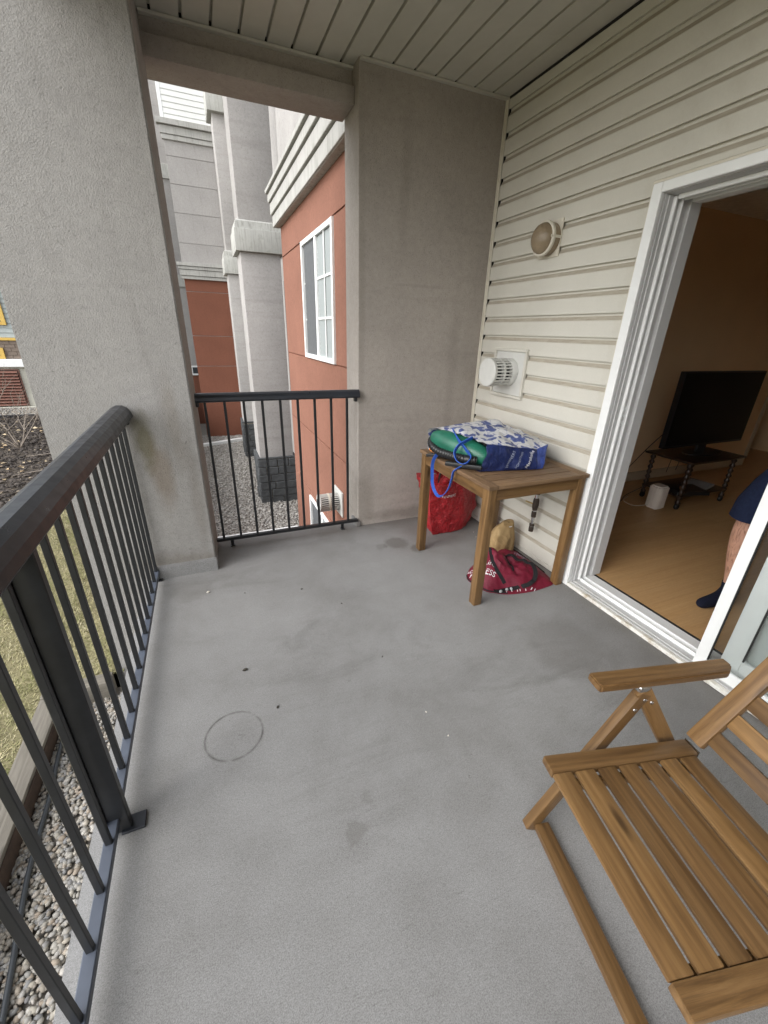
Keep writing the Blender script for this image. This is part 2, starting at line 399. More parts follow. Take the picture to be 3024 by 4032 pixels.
M_['pebble'] = island('river pebbles', [(0, (.25, .22, .18)), (.2, (.35, .33, .29)), (.4, (.23, .23, .23)), (.55, (.40, .37, .31)), (.7, (.30, .245, .19)), (.85, (.46, .44, .40)), (1, (.19, .185, .185))])
M_['pebble2'] = island('grey gravel', [(0, (.26, .24, .21)), (.25, (.42, .40, .36)), (.5, (.30, .28, .26)), (.75, (.50, .48, .44)), (1, (.20, .19, .18))])
M_['soil'] = plain('soil', (.09, .075, .06), .95, .35, 14, .2, 0, .6, 50)
M_['gravelbase'] = plain('sandy gravel bed', (.22, .2, .175), .95, .3, 30, .2, 0, .8, 60)
M_['lawnbase'] = plain('winter lawn', (.20, .18, .10), .95, .3, 5, .2, 0, .6, 90)
s = NB('dry grass blades', .8, .2); g = s.n('ShaderNodeNewGeometry')
ca = s.ramp(g.outputs['Random Per Island'], [(0, (.40, .35, .20)), (.35, (.27, .255, .12)), (.6, (.46, .41, .26)), (.8, (.17, .18, .07)), (1, (.50, .45, .31))])
cb = s.ramp(g.outputs['Random Per Island'], [(0, (.11, .14, .04)), (.5, (.17, .18, .065)), (1, (.26, .24, .11))])
s.color(s.mix(s.ramp(s.noise(2.2, 4, .6, 0, g.outputs['Position']), [(.47, G(0)), (.6, G(.9))]), ca, cb)); M_['grass'] = s.m
M_['mulch'] = island('bark mulch', [(0, (.040, .034, .030)), (.5, (.066, .056, .049)), (.93, (.10, .085, .074)), (1, (.24, .20, .15))], .9)
M_['leaf'] = island('dead leaves', [(0, (.46, .36, .22)), (.5, (.58, .48, .33)), (1, (.38, .26, .14))], .8)
M_['timber'] = wood('weathered timber', (.185, .17, .145), (.25, .23, .195), (.125, .115, .095), .9)
M_['twig'] = plain('twig bark', (.26, .22, .18), .85, .3, 40)
M_['stone'] = plain('charcoal split stone', (.062, .066, .068), .75, .45, 14, .4, 0, .8, 40)
M_['mortar'] = plain('pale mortar', (.26, .23, .18), .95)
M_['brown'] = plain('brown louver paint', (.20, .095, .07), .5, .15, 10)
M_['yellow'] = plain('ochre window trim', (.60, .40, .09), .5, .1)
M_['nsiding'] = plain('grey green siding', (.36, .40, .39), .7, .1, 8)
M_['nbrick'] = plain('brown brick', (.19, .15, .12), .85, .25, 12)
M_['nfound'] = plain('mossy foundation render', (.44, .43, .37), .9, .22, 3, .3, 0, .4, 60)
M_['rust'] = plain('rusty steel edging', (.05, .03, .02), .85, .4, 30)
# bags
s = NB('navy tote side', .38, .5)
s.color(s.ramp(s.noise(9, 4), [(.3, (.007, .014, .066)), (.7, (.013, .026, .115))])); s.bump(s.noise(16, 5, .6, .8), .7, .02); M_['tote'] = s.m
s = NB('blue tote gusset', .4, .5)
s.color(s.ramp(s.noise(20, 5, .6, 1.0), [(.3, (.012, .03, .17)), (.7, (.06, .11, .42))])); s.bump(s.noise(22, 5, .6, 1), .5, .01); M_['gusset'] = s.m
s = NB('blue and white floral print', .42, .5)
dco = s.n('ShaderNodeVectorMath', operation='ADD'); nn = s.n('ShaderNodeTexNoise'); nn.inputs['Scale'].default_value = 14
s.l(s.co, nn.inputs['Vector']); mm = s.n('ShaderNodeVectorMath', operation='SCALE'); s.l(nn.outputs['Color'], mm.inputs[0]); mm.inputs['Scale'].default_value = .05
s.l(s.co, dco.inputs[0]); s.l(mm.outputs[0], dco.inputs[1])
v1 = s.vor(21, co=s.mapping((1, .42, 1), 0, dco.outputs[0])); v2 = s.vor(19, co=s.mapping((.4, 1, 1), 0, dco.outputs[0]))
v3 = s.vor(17, 'DISTANCE_TO_EDGE', co=dco.outputs[0])
leaf = s.math('MAXIMUM', s.ramp(v1, [(.37, G(1)), (.42, G(0))]), s.ramp(v2, [(.34, G(1)), (.39, G(0))]))
tone = s.ramp(s.noise(60, 4, .7, 1), [(.3, (.025, .04, .15)), (.55, (.06, .09, .27)), (.8, (.20, .25, .42))])
col = s.mix(leaf, (.60, .60, .60), tone)
col = s.mix(s.ramp(v3, [(.012, G(.75)), (.03, G(0))]), col, (.16, .2, .38))
s.color(col); s.bump(s.noise(15, 5, .6, .7), .4, .012); M_['floral'] = s.m
s = NB('red woven plastic bag', .36, .5)
s.color(s.ramp(s.noise(8, 5, .6, .6), [(.3, (.30, .010, .016)), (.7, (.48, .022, .03))])); s.bump(s.noise(17, 6, .62, .9), 1, .03); M_['redbag'] = s.m
s = NB('crimson nylon', .6, .4)
s.color(s.ramp(s.noise(12, 5), [(.3, (.125, .007, .022)), (.7, (.20, .011, .032))])); s.bump(s.noise(20, 6, .6, .8), .5, .012); M_['crimson'] = s.m
s = NB('brown kraft paper', .7, .35)
s.color(s.ramp(s.noise(12, 5), [(.3, (.26, .17, .075)), (.7, (.36, .25, .12))])); s.bump(s.vor(24, co=s.mapping((1, 1, .6))), .7, .02); M_['kraft'] = s.m
M_['strapblk'] = plain('black webbing', (.018, .017, .019), .8, .2, 60, .3, 0, .4, 400)
M_['strapblue'] = plain('blue webbing', (.028, .095, .42), .6, .15, 40, .3, 0, .3, 300)
s = NB('green plastic shell', .4, .5)
s.color(s.ramp(s.noise(12, 4), [(.3, (.010, .085, .055)), (.7, (.018, .155, .095))])); s.bump(s.noise(160, 3), .12, .002); M_['green'] = s.m
M_['teal'] = plain('dull teal plastic', (.09, .13, .13), .5)
M_['orange'] = plain('orange tag', (.62, .20, .04), .5)
M_['print'] = plain('white print', (.75, .75, .75), .5, .02)
M_['printdim'] = plain('faded print', (.30, .33, .42), .5, .02)
M_['ivory'] = plain('ivory cable', (.5, .46, .4), .5)
M_['crumb'] = plain('dark crumb', (.05, .045, .035), .9)
M_['seed'] = plain('pale seed', (.7, .66, .58), .6)

# ============================================================ GROUND
W_ = 1.994; GZ = -1.72
def sheet(name, x0, x1, y0, y1, z, mat, nx=1, ny=1, amp=0, fr=.5, parent=None):
    V = []; Fc = []
    for j in range(ny+1):
        for i in range(nx+1):
            x = x0+(x1-x0)*i/nx; y = y0+(y1-y0)*j/ny
            V.append((x, y, z+(amp*noise.noise(Vector((x*fr, y*fr, 3))) if amp else 0)))
    for j in range(ny):
        for i in range(nx):
            a = j*(nx+1)+i; Fc.append((a, a+1, a+nx+2, a+nx+1))
    return mesh(name, V, Fc, mat, parent, sm=180 if amp else None)
tag(sheet('ground', -400, 400, -400, 400, -1.80, M_['soil']), kind='structure')
tag(sheet('courtyard_ground', -.9, 8, 2.9, 30, GZ-.02, M_['gravelbase'], 10, 30, .012, 2), kind='structure')
def hz(x, y): return -.64+.012*noise.noise(Vector((x*1.3, y*1.3, 0)))+.008*noise.noise(Vector((x*4, y*4, 5)))
V = []; Fc = []
xs = np.concatenate([np.linspace(-60, -6, 12), np.linspace(-5.5, -.78, 26)]); ys = np.concatenate([np.linspace(-40, -2, 10), np.linspace(-1.5, 7.5, 50), np.linspace(8, 60, 20)])
keep = {}
for j, y in enumerate(ys):
    for i, x in enumerate(xs): V.append((x, y, hz(x, y)))
nx = len(xs)
for j in range(len(ys)-1):
    for i in range(nx-1):
        xc = (xs[i]+xs[i+1])/2; yc = (ys[j]+ys[j+1])/2
        if xc > -1.10 and yc < 2.45: continue
        a = j*nx+i; Fc.append((a, a+1, a+nx+1, a+nx))
tag(mesh('lawn', V, Fc, M_['lawnbase'], sm=180), kind='structure')
tag(sheet('pebble_bed', -1.12, -.40, -2.5, 2.5, -.735, M_['gravelbase'], 8, 30, .012, 4), kind='structure')
tag(sheet('planting_bed', -9, -1.3, 5.95, 12.35, -.615, M_['soil'], 40, 40, .03, 1.4), kind='structure')
tag(sheet('far_gravel_path', -9, -1.3, 12.42, 13.8, -.60, M_['gravelbase'], 10, 4, .01, 2), kind='structure')

def ico():
    bm = bmesh.new(); bmesh.ops.create_icosphere(bm, subdivisions=1, radius=1)
    v = np.array([x.co[:] for x in bm.verts]); f = np.array([[q.index for q in p.verts] for p in bm.faces]); bm.free(); return v, f
def scatter(name, base_v, base_f, P, rots, scl, mat, sm=None, jit=0):
    """many small pieces as one mesh"""
    n = len(P); rg = np.random.RandomState(len(P))
    nv = len(base_v)
    Vv = np.repeat(base_v[None], n, 0)*scl[:, None, :]
    if jit: Vv = Vv*(1+jit*(rg.rand(n, nv, 1)-.5))
    ca, sa = np.cos(rots[:, 0]), np.sin(rots[:, 0]); cb, sb = np.cos(rots[:, 1]), np.sin(rots[:, 1])
    x, y, z = Vv[..., 0], Vv[..., 1], Vv[..., 2]
    y, z = y*cb[:, None]-z*sb[:, None], y*sb[:, None]+z*cb[:, None]
    x, y = x*ca[:, None]-y*sa[:, None], x*sa[:, None]+y*ca[:, None]
    Vv = np.stack([x, y, z], -1)+P[:, None, :]
    Ff = (base_f[None]+np.arange(n)[:, None, None]*nv).reshape(-1, base_f.shape[1])
    me = bpy.data.meshes.new(name); k = base_f.shape[1]
    me.vertices.add(n*nv); me.vertices.foreach_set('co', Vv.reshape(-1))
    me.loops.add(Ff.size); me.loops.foreach_set('vertex_index', Ff.reshape(-1).astype(np.int32))
    me.polygons.add(len(Ff)); me.polygons.foreach_set('loop_start', np.arange(len(Ff), dtype=np.int32)*k)
    me.update(calc_edges=True); me.validate(); me.materials.append(mat)
    if sm: smooth(me, sm)
    return tag(link(bpy.data.objects.new(name, me), None, Matrix.Identity(4)), kind='stuff')
iv, if_ = ico()
rg = np.random.RandomState(3)
def stones(name, x0, x1, y0, y1, z, n, s0, s1, mat):
    P = np.stack([rg.uniform(x0, x1, n), rg.uniform(y0, y1, n), z+rg.uniform(-.006, .010, n)], -1)
    sc = rg.uniform(s0, s1, (n, 1))*np.stack([rg.uniform(.8, 1.35, n), rg.uniform(.65, 1, n), rg.uniform(.45, .7, n)], -1)
    return scatter(name, iv, if_, P, np.stack([rg.uniform(0, 6.3, n), rg.uniform(-.5, .5, n)], -1), sc, mat, 180, .35)
stones('river_pebbles', -1.06, -.44, -.6, 2.42, -.722, 13000, .007, .0155, M_['pebble'])
stones('courtyard_gravel', -.75, 1.6, 5.6, 14.2, GZ-.006, 21000, .011, .026, M_['pebble2'])
stones('path_gravel', -6, -3.2, 12.45, 13.7, -.592, 3500, .012, .026, M_['pebble'])
# grass: bent blades
n = 120000
gx = rg.uniform(-3.4, -1.14, n); gy = rg.uniform(.2, 6.2, n)
ex = 14000; gx = np.concatenate([gx, rg.uniform(-1.3, -.74, ex)]); gy = np.concatenate([gy, rg.uniform(2.53, 5, ex)]); n += ex
bv = np.array([[-.5, 0, 0], [.5, 0, 0], [.35, .5, .55], [-.35, .5, .55], [0, 1.15, .8]]); 
bvq = np.array([[-.5, 0, 0], [.5, 0, 0], [.3, .55, .6], [-.3, .55, .6]])
P = np.stack([gx, gy, np.array([hz(a, b) for a, b in zip(gx, gy)])-.004], -1)
sc = np.stack([rg.uniform(.003, .006, n), rg.uniform(.025, .065, n), rg.uniform(.008, .034, n)], -1)
scatter('grass_blades', bvq, np.array([[0, 1, 2, 3]]), P, np.stack([rg.uniform(0, 6.3, n), rg.uniform(-.2, .2, n)], -1), sc, M_['grass'])
# mulch
n = 16000
cb = np.array([[-.5, -.5, 0], [.5, -.5, 0], [.5, .5, 0], [-.5, .5, 0], [-.4, -.3, 1], [.4, -.3, 1], [.3, .4, 1], [-.4, .4, 1]])
cf = np.array([[0, 1, 5, 4], [1, 2, 6, 5], [2, 3, 7, 6], [3, 0, 4, 7], [4, 5, 6, 7]])
mx, my = rg.uniform(-6.0, -1.6, n), rg.uniform(5.75, 12.3, n)
P = np.stack([mx, my, np.full(n, -.615)+rg.uniform(-.03, .035, n)], -1)
scatter('bark_mulch', cb, cf, P, np.stack([rg.uniform(0, 6.3, n), rg.uniform(-.6, .6, n)], -1), np.stack([rg.uniform(.02, .09, n), rg.uniform(.012, .035, n), rg.uniform(.008, .02, n)], -1), M_['mulch'])
n = 420
lv = np.array([[-.5, 0, 0], [0, -.3, .18], [.5, 0, .05], [0, .32, .2]])
P = np.stack([rg.uniform(-5.5, -1.7, n), rg.uniform(4.6, 12, n), rg.uniform(-.60, -.57, n)], -1)
scatter('dead_leaves', lv, np.array([[0, 1, 2], [0, 2, 3]]), P, np.stack([rg.uniform(0, 6.3, n), rg.uniform(-.5, .5, n)], -1), np.repeat(rg.uniform(.04, .11, (n, 1)), 3, 1), M_['leaf'])
# timber edging round the pebble bed
tl = empty('timber_edging', (-1.1, .5, -.85), 0, 'weathered grey timber edging between the lawn and the pebbles', 'garden edging')
box('plank', (-1.155, -2.5, -.86), (-1.052, .70, -.600), M_['timber'], tl, .006, seg=2)
box('plank', (-1.158, .705, -.86), (-1.05, 2.40, -.597), M_['timber'], tl, .006, seg=2)
box('plank', (-1.16, 2.405, -.86), (-.80, 2.50, -.592), M_['timber'], tl, .006, seg=2)
box('steel_strip', (-1.049, -2.5, -.80), (-1.043, 2.40, -.618), M_['rust'], tl, 0)
tag(tube('garden_hose', spline([(-1.0, 2.30, -.700), (-1.01, 2.11, -.701), (-.985, 1.81, -.700), (-.98, 1.62, -.701), (-.972, 1.45, -.700), (-.945, 1.24, -.701), (-.925, 1.1, -.700), (-.88, .7, -.700), (-.86, .2, -.70)], 8), .011, plain('black hose', (.03, .035, .04), .45)), 'thin black cable lying along the pebbles beside the balcony', 'cable')
tag(box('bed_edging', (-9, 12.30, -.70), (-1.3, 12.38, -.555), M_['black'], None, .004), 'black strip edging between the mulch bed and the far gravel', 'garden edging')
rw = box('retaining_wall', (-.9, 3.05, -1.79), (-.76, 24, -.56), M_['concrete'], None, .01)
tag(rw, 'concrete retaining wall behind the stucco column', 'retaining wall')

# ============================================================ BALCONY SHELL
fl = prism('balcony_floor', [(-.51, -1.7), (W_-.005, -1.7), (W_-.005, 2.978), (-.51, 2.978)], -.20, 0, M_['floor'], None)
tag(fl, kind='structure')
tag(box('foundation_wall', (-.40, -1.7, -1.79), (-.25, 2.95, -.205), M_['concrete'], None, 0), 'concrete foundation wall under the balcony slab', 'wall')
sc_ = empty('stucco_column', (-.44, 2.77, -1.79), 0, 'thick grey stucco column at the left corner of the balcony', 'column')
prism('shaft', [(-.79, 2.548), (-.09, 2.548), (-.073, 3.0), (-.79, 3.0)], -1.79, 3.2, M_['stucco'], sc_, .006)
prism('curb', [(-.44, 2.532), (-.083, 2.532), (-.080, 2.65), (-.44, 2.65)], -.05, .088, M_['floor'], sc_, .005)
sw = empty('stucco_wall', (1.5, 3.0, -1.79), 0, 'taupe stucco end wall between the railing and the siding', 'wall')
box('wall_face', (.995, 2.86, -1.79), (2.4, 3.13, 3.2), M_['stucco_s'], sw, .006, seg=2)
box('corner_upstand', (.975, 2.84, -.02), (1.012, 2.985, .045), M_['floor'], sw, .008, seg=2)
bm_e = empty('stucco_beam', (.45, 3.0, 2.66), 0, 'taupe beam over the end railing between column and end wall', 'beam')
box('beam_body', (-.14, 2.975, 2.725), (.995, 3.16, 3.2), M_['stucco_s'], bm_e, .003)
box('beam_band', (-.139, 2.93, 2.64), (.994, 3.162, 2.727), M_['stucco_s'], bm_e, .006, seg=2)
w2 = box('stucco_wall', (.995, -1.97, -1.79), (2.4, -1.702, 3.2), M_['stucco_s'], None, .006)  # unseen wall added at the near end to block light and deepen the falloff
tag(w2, 'taupe stucco wall added out of view at the near end to block light', 'wall')
c2 = box('stucco_column', (-.79, -2.15, -1.79), (-.09, -1.702, 3.2), M_['stucco'], None, .006)  # unseen column, added as a light blocker beside the near wall
tag(c2, 'grey stucco column added out of view at the near end to cut light', 'column')
lb = box('stucco_beam', (-.50, -1.7, 2.70), (-.28, 2.547, 3.2), M_['stucco_s'], None, .006)
tag(lb, 'taupe beam above the left railing, running to the column', 'beam')
ub = box('upper_storey_floor', (-.5, -1.7, 2.86), (2.4, 3.2, 3.2), M_['concrete'], None, 0)
tag(ub, 'floor slab of the storey above the balcony soffit', 'floor slab')
sf = empty('soffit', (.9, .7, 2.80), 0, 'cream ribbed vinyl soffit over the balcony', 'ceiling')
CE = 2.82
box('backing', (-.27, -1.69, CE+.0205), (W_, 2.974, CE+.036), M_['soffit'], sf, 0)
k = 0; x = 1.056-.1345*9
while x < W_-.02:
    xr = min(x+.1345, W_)
    y1 = 2.856 if x > .99 else 2.97
    prof = [(x+.0075, CE), (xr-.0075, CE), (xr-.0055, CE+.020), (x+.0055, CE+.020)]
    V = [(p, a, q) for a in (-1.69, y1) for p, q in prof]
    Fc = [(0, 1, 5, 4), (1, 2, 6, 5), (2, 3, 7, 6), (3, 0, 4, 7), (0, 3, 2, 1), (4, 5, 6, 7)]
    mesh('soffit_panel', V, Fc, M_['soffit'], sf)
    box('channel_gap_shade', (xr-.0054, y1-.012, CE+.001), (xr+.0054, y1+.002, CE+.0203), M_['dark'], sf, 0)  # dark block stands in for the shade inside the open groove end
    x += .1345
box('edge_channel', (-.07, 2.948, CE-.016), (.994, 2.974, CE-.003), M_['soffit'], sf, 0)
box('edge_channel', (1.0, 2.836, CE-.014), (W_-.012, 2.859, CE-.003), M_['soffit'], sf, 0)
box('wall_shadow_gap', (W_-.015, -1.69, CE-.012), (W_-.004, 2.83, CE-.001), M_['dark'], sf, 0)

# siding wall with its lapped boards
sd = empty('siding_wall', (W_+.03, .6, 0), 0, 'cream vinyl siding wall beside the sliding door', 'wall')
prf = lambda z: [(W_+.012, z+.004), (W_-.002, z+.003), (W_-.011, z), (W_-.0095, z+.080), (W_-.0065, z+.084), (W_+.0065, z+.105), (W_+.0085, z+.108), (W_+.0085, z+.130), (W_+.012, z+.130)]
zk = 1.340-.1183*11; DZ = .1183
SM = [M_['siding'], M_['cove_shade']]
while zk < CE-.02:
    pr = prf(zk)
    if zk+.130 > CE-.004: pr = [(a, min(b, CE-.004)) for a, b in pr]
    if zk < 2.0:
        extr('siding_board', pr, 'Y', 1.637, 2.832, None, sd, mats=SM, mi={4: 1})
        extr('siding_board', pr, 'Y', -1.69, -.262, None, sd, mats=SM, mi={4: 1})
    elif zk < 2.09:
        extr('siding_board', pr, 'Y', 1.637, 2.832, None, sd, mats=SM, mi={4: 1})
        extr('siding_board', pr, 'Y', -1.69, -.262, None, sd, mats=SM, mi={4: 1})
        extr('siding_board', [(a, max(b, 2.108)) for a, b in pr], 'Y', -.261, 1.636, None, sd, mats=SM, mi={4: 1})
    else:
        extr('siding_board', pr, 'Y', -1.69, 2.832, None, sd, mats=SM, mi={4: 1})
    zk += DZ
box('sheathing', (W_+.013, 1.66, .0), (2.18, 2.859, 2.85), M_['dark'], sd, 0)
box('sheathing', (W_+.013, -.28, 2.12), (2.18, 1.66, 2.85), M_['dark'], sd, 0)
box('sheathing', (W_+.013, -1.69, .0), (2.18, -.28, 2.85), M_['dark'], sd, 0)
box('starter_strip', (W_-.012, 1.64, .004), (W_+.012, 2.84, .037), M_['siding'], sd, .002)
box('corner_trim', (W_-.0165, 2.829, .004), (W_-.0128, 2.8585, CE-.004), M_['cream'], sd, .001)
box('corner_lip', (W_-.023, 2.850, .004), (W_-.0165, 2.8585, CE-.004), M_['cream'], sd, .0015)
box('door_channel', (W_-.014, -.262, 2.092), (W_+.012, 1.655, 2.107), M_['cream'], sd, .002)
box('door_channel', (W_-.014, 1.6365, .004), (W_+.012, 1.655, 2.0915), M_['cream'], sd, .002)

# ============================================================ RAILINGS
def railing(A, B, inward, n_bal, post_at, feet, first, name, label, low, slim=False):
    """A->B along the railing at floor level; inward = unit vector towards the balcony"""
    A, B = Vector(A), Vector(B); d = (B-A).normalized(); L = (B-A).length; i_ = Vector(inward)
    e = empty(name, tuple((A+B)/2), 0, label, 'railing')
    F = Matrix((d, i_, Vector((0, 0, 1)))).transposed().to_4x4(); F.translation = A
    # handrail: rounded, faceted cap
    pf = [(-.034, .995), (-.045, 1.012), (-.048, 1.035), (-.040, 1.055), (-.018, 1.066), (.012, 1.066), (.032, 1.054), (.046, 1.032), (.052, 1.008), (.044, .996), (.03, .992), (.03, 1.0), (-.03, 1.0), (-.03, .993)]
    if slim: pf = [(p*.72, 1.022+(q-.992)*.74) for p, q in pf]
    ZT = 1.027 if slim else .999
    V = []; n = len(pf)
    for a in (0, L):
        for p, q in pf: V.append(F @ Vector((a, p, q)))
    Fc = [(k, (k+1) % n, (k+1) % n+n, k+n) for k in range(n)]+[tuple(range(n))[::-1], tuple(range(n, 2*n))]
    bm = bmesh.new(); bvs = [bm.verts.new(v) for v in V]
    for f in Fc: bm.faces.new([bvs[k] for k in f])
    bm_obj('handrail', bm, M_['rail'], e, sm=18)
    for a in (.0, L-.035):
        box('end_clip', (a+.002, -.018 if slim else -.028, ZT-.032), (a+(.022 if slim else .033), .018 if slim else .03, ZT), M_['black'], e, .003, F)
    box('bottom_rail', (.004, -.016, .045), (L-.004, .016, .068), low, e, .003, F)
    bs = first[1]; x = first[0]; me = None
    for k in range(n_bal):
        xx = x+bs*k
        if post_at and abs(xx-post_at) < .03: continue
        b = box('baluster', (xx-.008, -.0085, .0675), (xx+.008, .0085, ZT), M_['black'], e, .0015, F)
    if post_at:
        box('post', (post_at-.030, -.036, -.15), (post_at+.030, -.017, .999), M_['black'], e, .004, F)
        box('post_plate', (post_at-.013, -.0165, .0), (post_at+.013, .040, .999), M_['black'], e, .003, F)
        box('base_plate', (post_at-.024, .012, .001), (post_at+.030, .078, .011), M_['rail'], e, .002, F)
    for a in feet:
        ft = box('foot', (a-.011, -.007, .004), (a+.011, .007, .0455), M_['black'], e, .002, F)
        box('foot_plate', (a-.016, -.014, .0005), (a+.016, .026, .006), M_['black'], ft, .001, F)
    return e
# along the left edge (the A end is behind the viewer)
railing((-.437, -1.68, 0), (-.437, 2.547, 0), (1, 0, 0), 35, 2.702, (1.2, 4.20), (.2, .1213), 'balcony_railing', 'long black metal railing with balusters along the left balcony edge', M_['railblue'])
er = railing((-.081, 2.855, 0), (.994, 2.855, 0), (0, -1, 0), 9, None, (.106, .94), (.0545, .1167), 'balcony_railing', 'short black metal railing between the column and the end wall', M_['black'], True)

# ============================================================ WALL LIGHT, FLUE VENT, GAS PIPE
wl = empty('wall_light', (W_-.012, 2.262, 1.88), 0, 'round bulkhead wall light on the siding left of the door', 'wall light')
Mx = lambda y, z, x=W_: Matrix.Translation((x, y, z)) @ Matrix.Rotation(R(-90), 4, 'Y')
box('back_plate', (W_-.018, 2.178, 1.884), (W_-.009, 2.350, 2.072), M_['cream'], wl, .004, seg=2)
lathe('housing', [(.082, .016), (.084, .02), (.083, .060), (.080, .066)], Mx(2.262, 1.978), M_['lampglass'], wl, 40)
lathe('rim', [(.078, .058), (.088, .058), (.0905, .064), (.0905, .074), (.086, .078), (.079, .078)], Mx(2.262, 1.978), M_['cream'], wl, 48)
lathe('globe', [(.080, .066)]+[(.080*math.cos(a), .070+.058*math.sin(a)) for a in np.linspace(.1, 1.5, 12)], Mx(2.262, 1.978), M_['lampglass'], wl, 40, 60)
box('guard_strap', (W_-.090, 2.174, 1.972), (W_-.016, 2.1795, 1.986), M_['cream'], wl, .002)
tag(wl)
vt = empty('flue_vent', (W_, 2.46, 1.05), 0, 'white round direct vent terminal with slotted sides on the siding', 'vent')
x0 = W_
for lo, hi in (((2.296, 1.356), (2.642, 1.376)), ((2.296, 1.052), (2.642, 1.072)), ((2.296, 1.0725), (2.316, 1.3555)), ((2.622, 1.0725), (2.642, 1.3555))):
    box('plate_frame', (x0-.030, lo[0], lo[1]), (x0-.004, hi[0], hi[1]), M_['siding'], vt, .003)
box('wall_plate', (x0-.020, 2.3165, 1.073), (x0-.006, 2.6215, 1.355), M_['whitevent'], vt, .002)
Mv = Mx(2.455, 1.222)
lathe('collar', [(.088, .018), (.092, .022), (.092, .062), (.089, .066)], Mv, M_['whitevent'], vt, 40)
lathe('core', [(.058, .060), (.058, .205)], Mv, M_['dark'], vt, 32)
lathe('middle_ring', [(.075, .118), (.0905, .118), (.092, .124), (.0905, .132), (.075, .132)], Mv, M_['whitevent'], vt, 40)
lathe('cap', [(.080, .190), (.091, .190), (.0935, .195), (.0935, .208), (.089, .213), (.03, .214)], Mv, M_['whitevent'], vt, 40)
fv = []; ff = []
for z0, z1 in ((.066, .118), (.132, .190)):
    for k in range(26):
        a = 2*math.pi*k/26
        cs, sn = math.cos(a), math.sin(a)
        b0 = len(fv)
        for zz in (z0, z1):
            for rr, tt in ((.085, -.0048), (.0905, -.0048), (.0905, .0048), (.085, .0048)):
                fv.append(Mv @ Vector((rr*cs-tt*sn, rr*sn+tt*cs, zz)))
        ff += [(b0, b0+1, b0+5, b0+4), (b0+1, b0+2, b0+6, b0+5), (b0+2, b0+3, b0+7, b0+6), (b0+3, b0, b0+4, b0+7), (b0, b0+3, b0+2, b0+1), (b0+4, b0+5, b0+6, b0+7)]
tag(mesh('grille_fins', fv, ff, M_['whitevent'], vt), kind='stuff')
gp = empty('gas_pipe', (1.93, 1.94, .23), 0, 'rusty gas stub pipe with valve hanging on the siding under the table', 'pipe')
tube('elbow', spline([(W_-.002, 1.905, .545), (1.955, 1.915, .548), (1.932, 1.936, .535), (1.930, 1.941, .500)], 6), .018, M_['iron'], gp, 12)
tube('nipple', [(1.930, 1.941, .500), (1.930, 1.941, .455)], .012, M_['steel'], gp, 12)
tube('valve_body', [(1.930, 1.941, .470), (1.930, 1.941, .455), (1.930, 1.941, .42), (1.930, 1.941, .385)], .020, M_['iron'], gp, 10, [.8, 1, 1.05, .8])
bar('valve_handle', (1.925, 1.955, .425), (1.90, 2.005, .432), .014, .006, M_['brass'], gp)
tube('pipe', [(1.930, 1.941, .39), (1.930, 1.941, .25)], .0115, M_['steel'], gp, 12)
for z0, z1 in ((.335, .375), (.268, .285), (.228, .262)):
    tube('fitting', [(1.930, 1.941, z0), (1.930, 1.941, (z0+z1)/2), (1.930, 1.941, z1)], .018, M_['iron'], gp, 8, [.92, 1, .92])

# ============================================================ SLIDING DOOR
dr = empty('sliding_door', (2.05, .7, 0), 0, 'white vinyl sliding patio door standing half open', 'door')
TW, DW, TG = M_['trimwhite'], M_['dirtywhite'], M_['trimgrey']
JY = 1.585
fr_ = box('frame_jamb', (W_-.034, JY+.004, .0), (W_-.004, 1.6355, 2.09), TW, dr, .003)
box('jamb_channel', (W_-.003, JY, .0), (2.20, 1.655, 2.09), TG, dr, .002)
box('jamb_lip', (W_-.036, JY-.001, .026), (W_-.020, JY+.0035, 2.05), TW, dr, .001)
box('jamb_rib', (2.043, JY-.016, .03), (2.056, JY+.001, 2.045), TW, dr, .003)
box('jamb_rib', (2.085, JY-.018, .03), (2.096, JY+.001, 2.045), TW, dr, .003)
box('jamb_rib', (2.012, JY-.006, .03), (2.017, JY+.001, 2.045), TG, dr, .001)
box('inner_jamb', (2.14, JY-.020, .045), (2.215, JY+.0012, 2.045), TG, dr, .003)
for z in (1.02, 1.06, 1.10):
    box('strike_plate', (2.07, JY-.0035, z), (2.083, JY+.001, z+.022), M_['steel'], dr, .001)
box('frame_head', (W_-.034, -.26, 2.05), (W_-.004, JY+.0035, 2.09), TW, dr, .003)
box('head_channel', (W_-.003, -.26, 2.048), (2.20, JY-.0005, 2.09), TG, dr, .002)
for x0, x1 in ((2.043, 2.056), (2.085, 2.096), (2.14, 2.20)):
    box('head_rib', (x0, -.26, 2.030), (x1, JY-.02, 2.049), TW, dr, .003)
box('sill_nosing', (W_-.034, -.26, .001), (W_-.006, JY+.0035, .022), DW, dr, .003)
box('sill_pan', (W_-.0055, -.26, .0), (2.14, JY-.0005, .026), TG, dr, .001)
box('sill_rail', (2.046, -.26, .026), (2.056, JY-.018, .048), TW, dr, .003)
box('sill_rail', (2.082, -.26, .026), (2.096, JY-.018, .052), TW, dr, .003)
box('sill_rail', (2.006, -.26, .026), (2.011, JY-.006, .032), TG, dr, .001)
box('sill_inner', (2.1, -.26, .0), (2.165, JY-.0005, .044), TW, dr, .002)
box('threshold_gasket', (2.1655, -.26, .0), (2.178, JY-.021, .047), M_['dark'], dr, 0)
box('sill_end', (W_-.034, -.30, 0), (2.2, -.261, 2.09), TW, dr, .003)
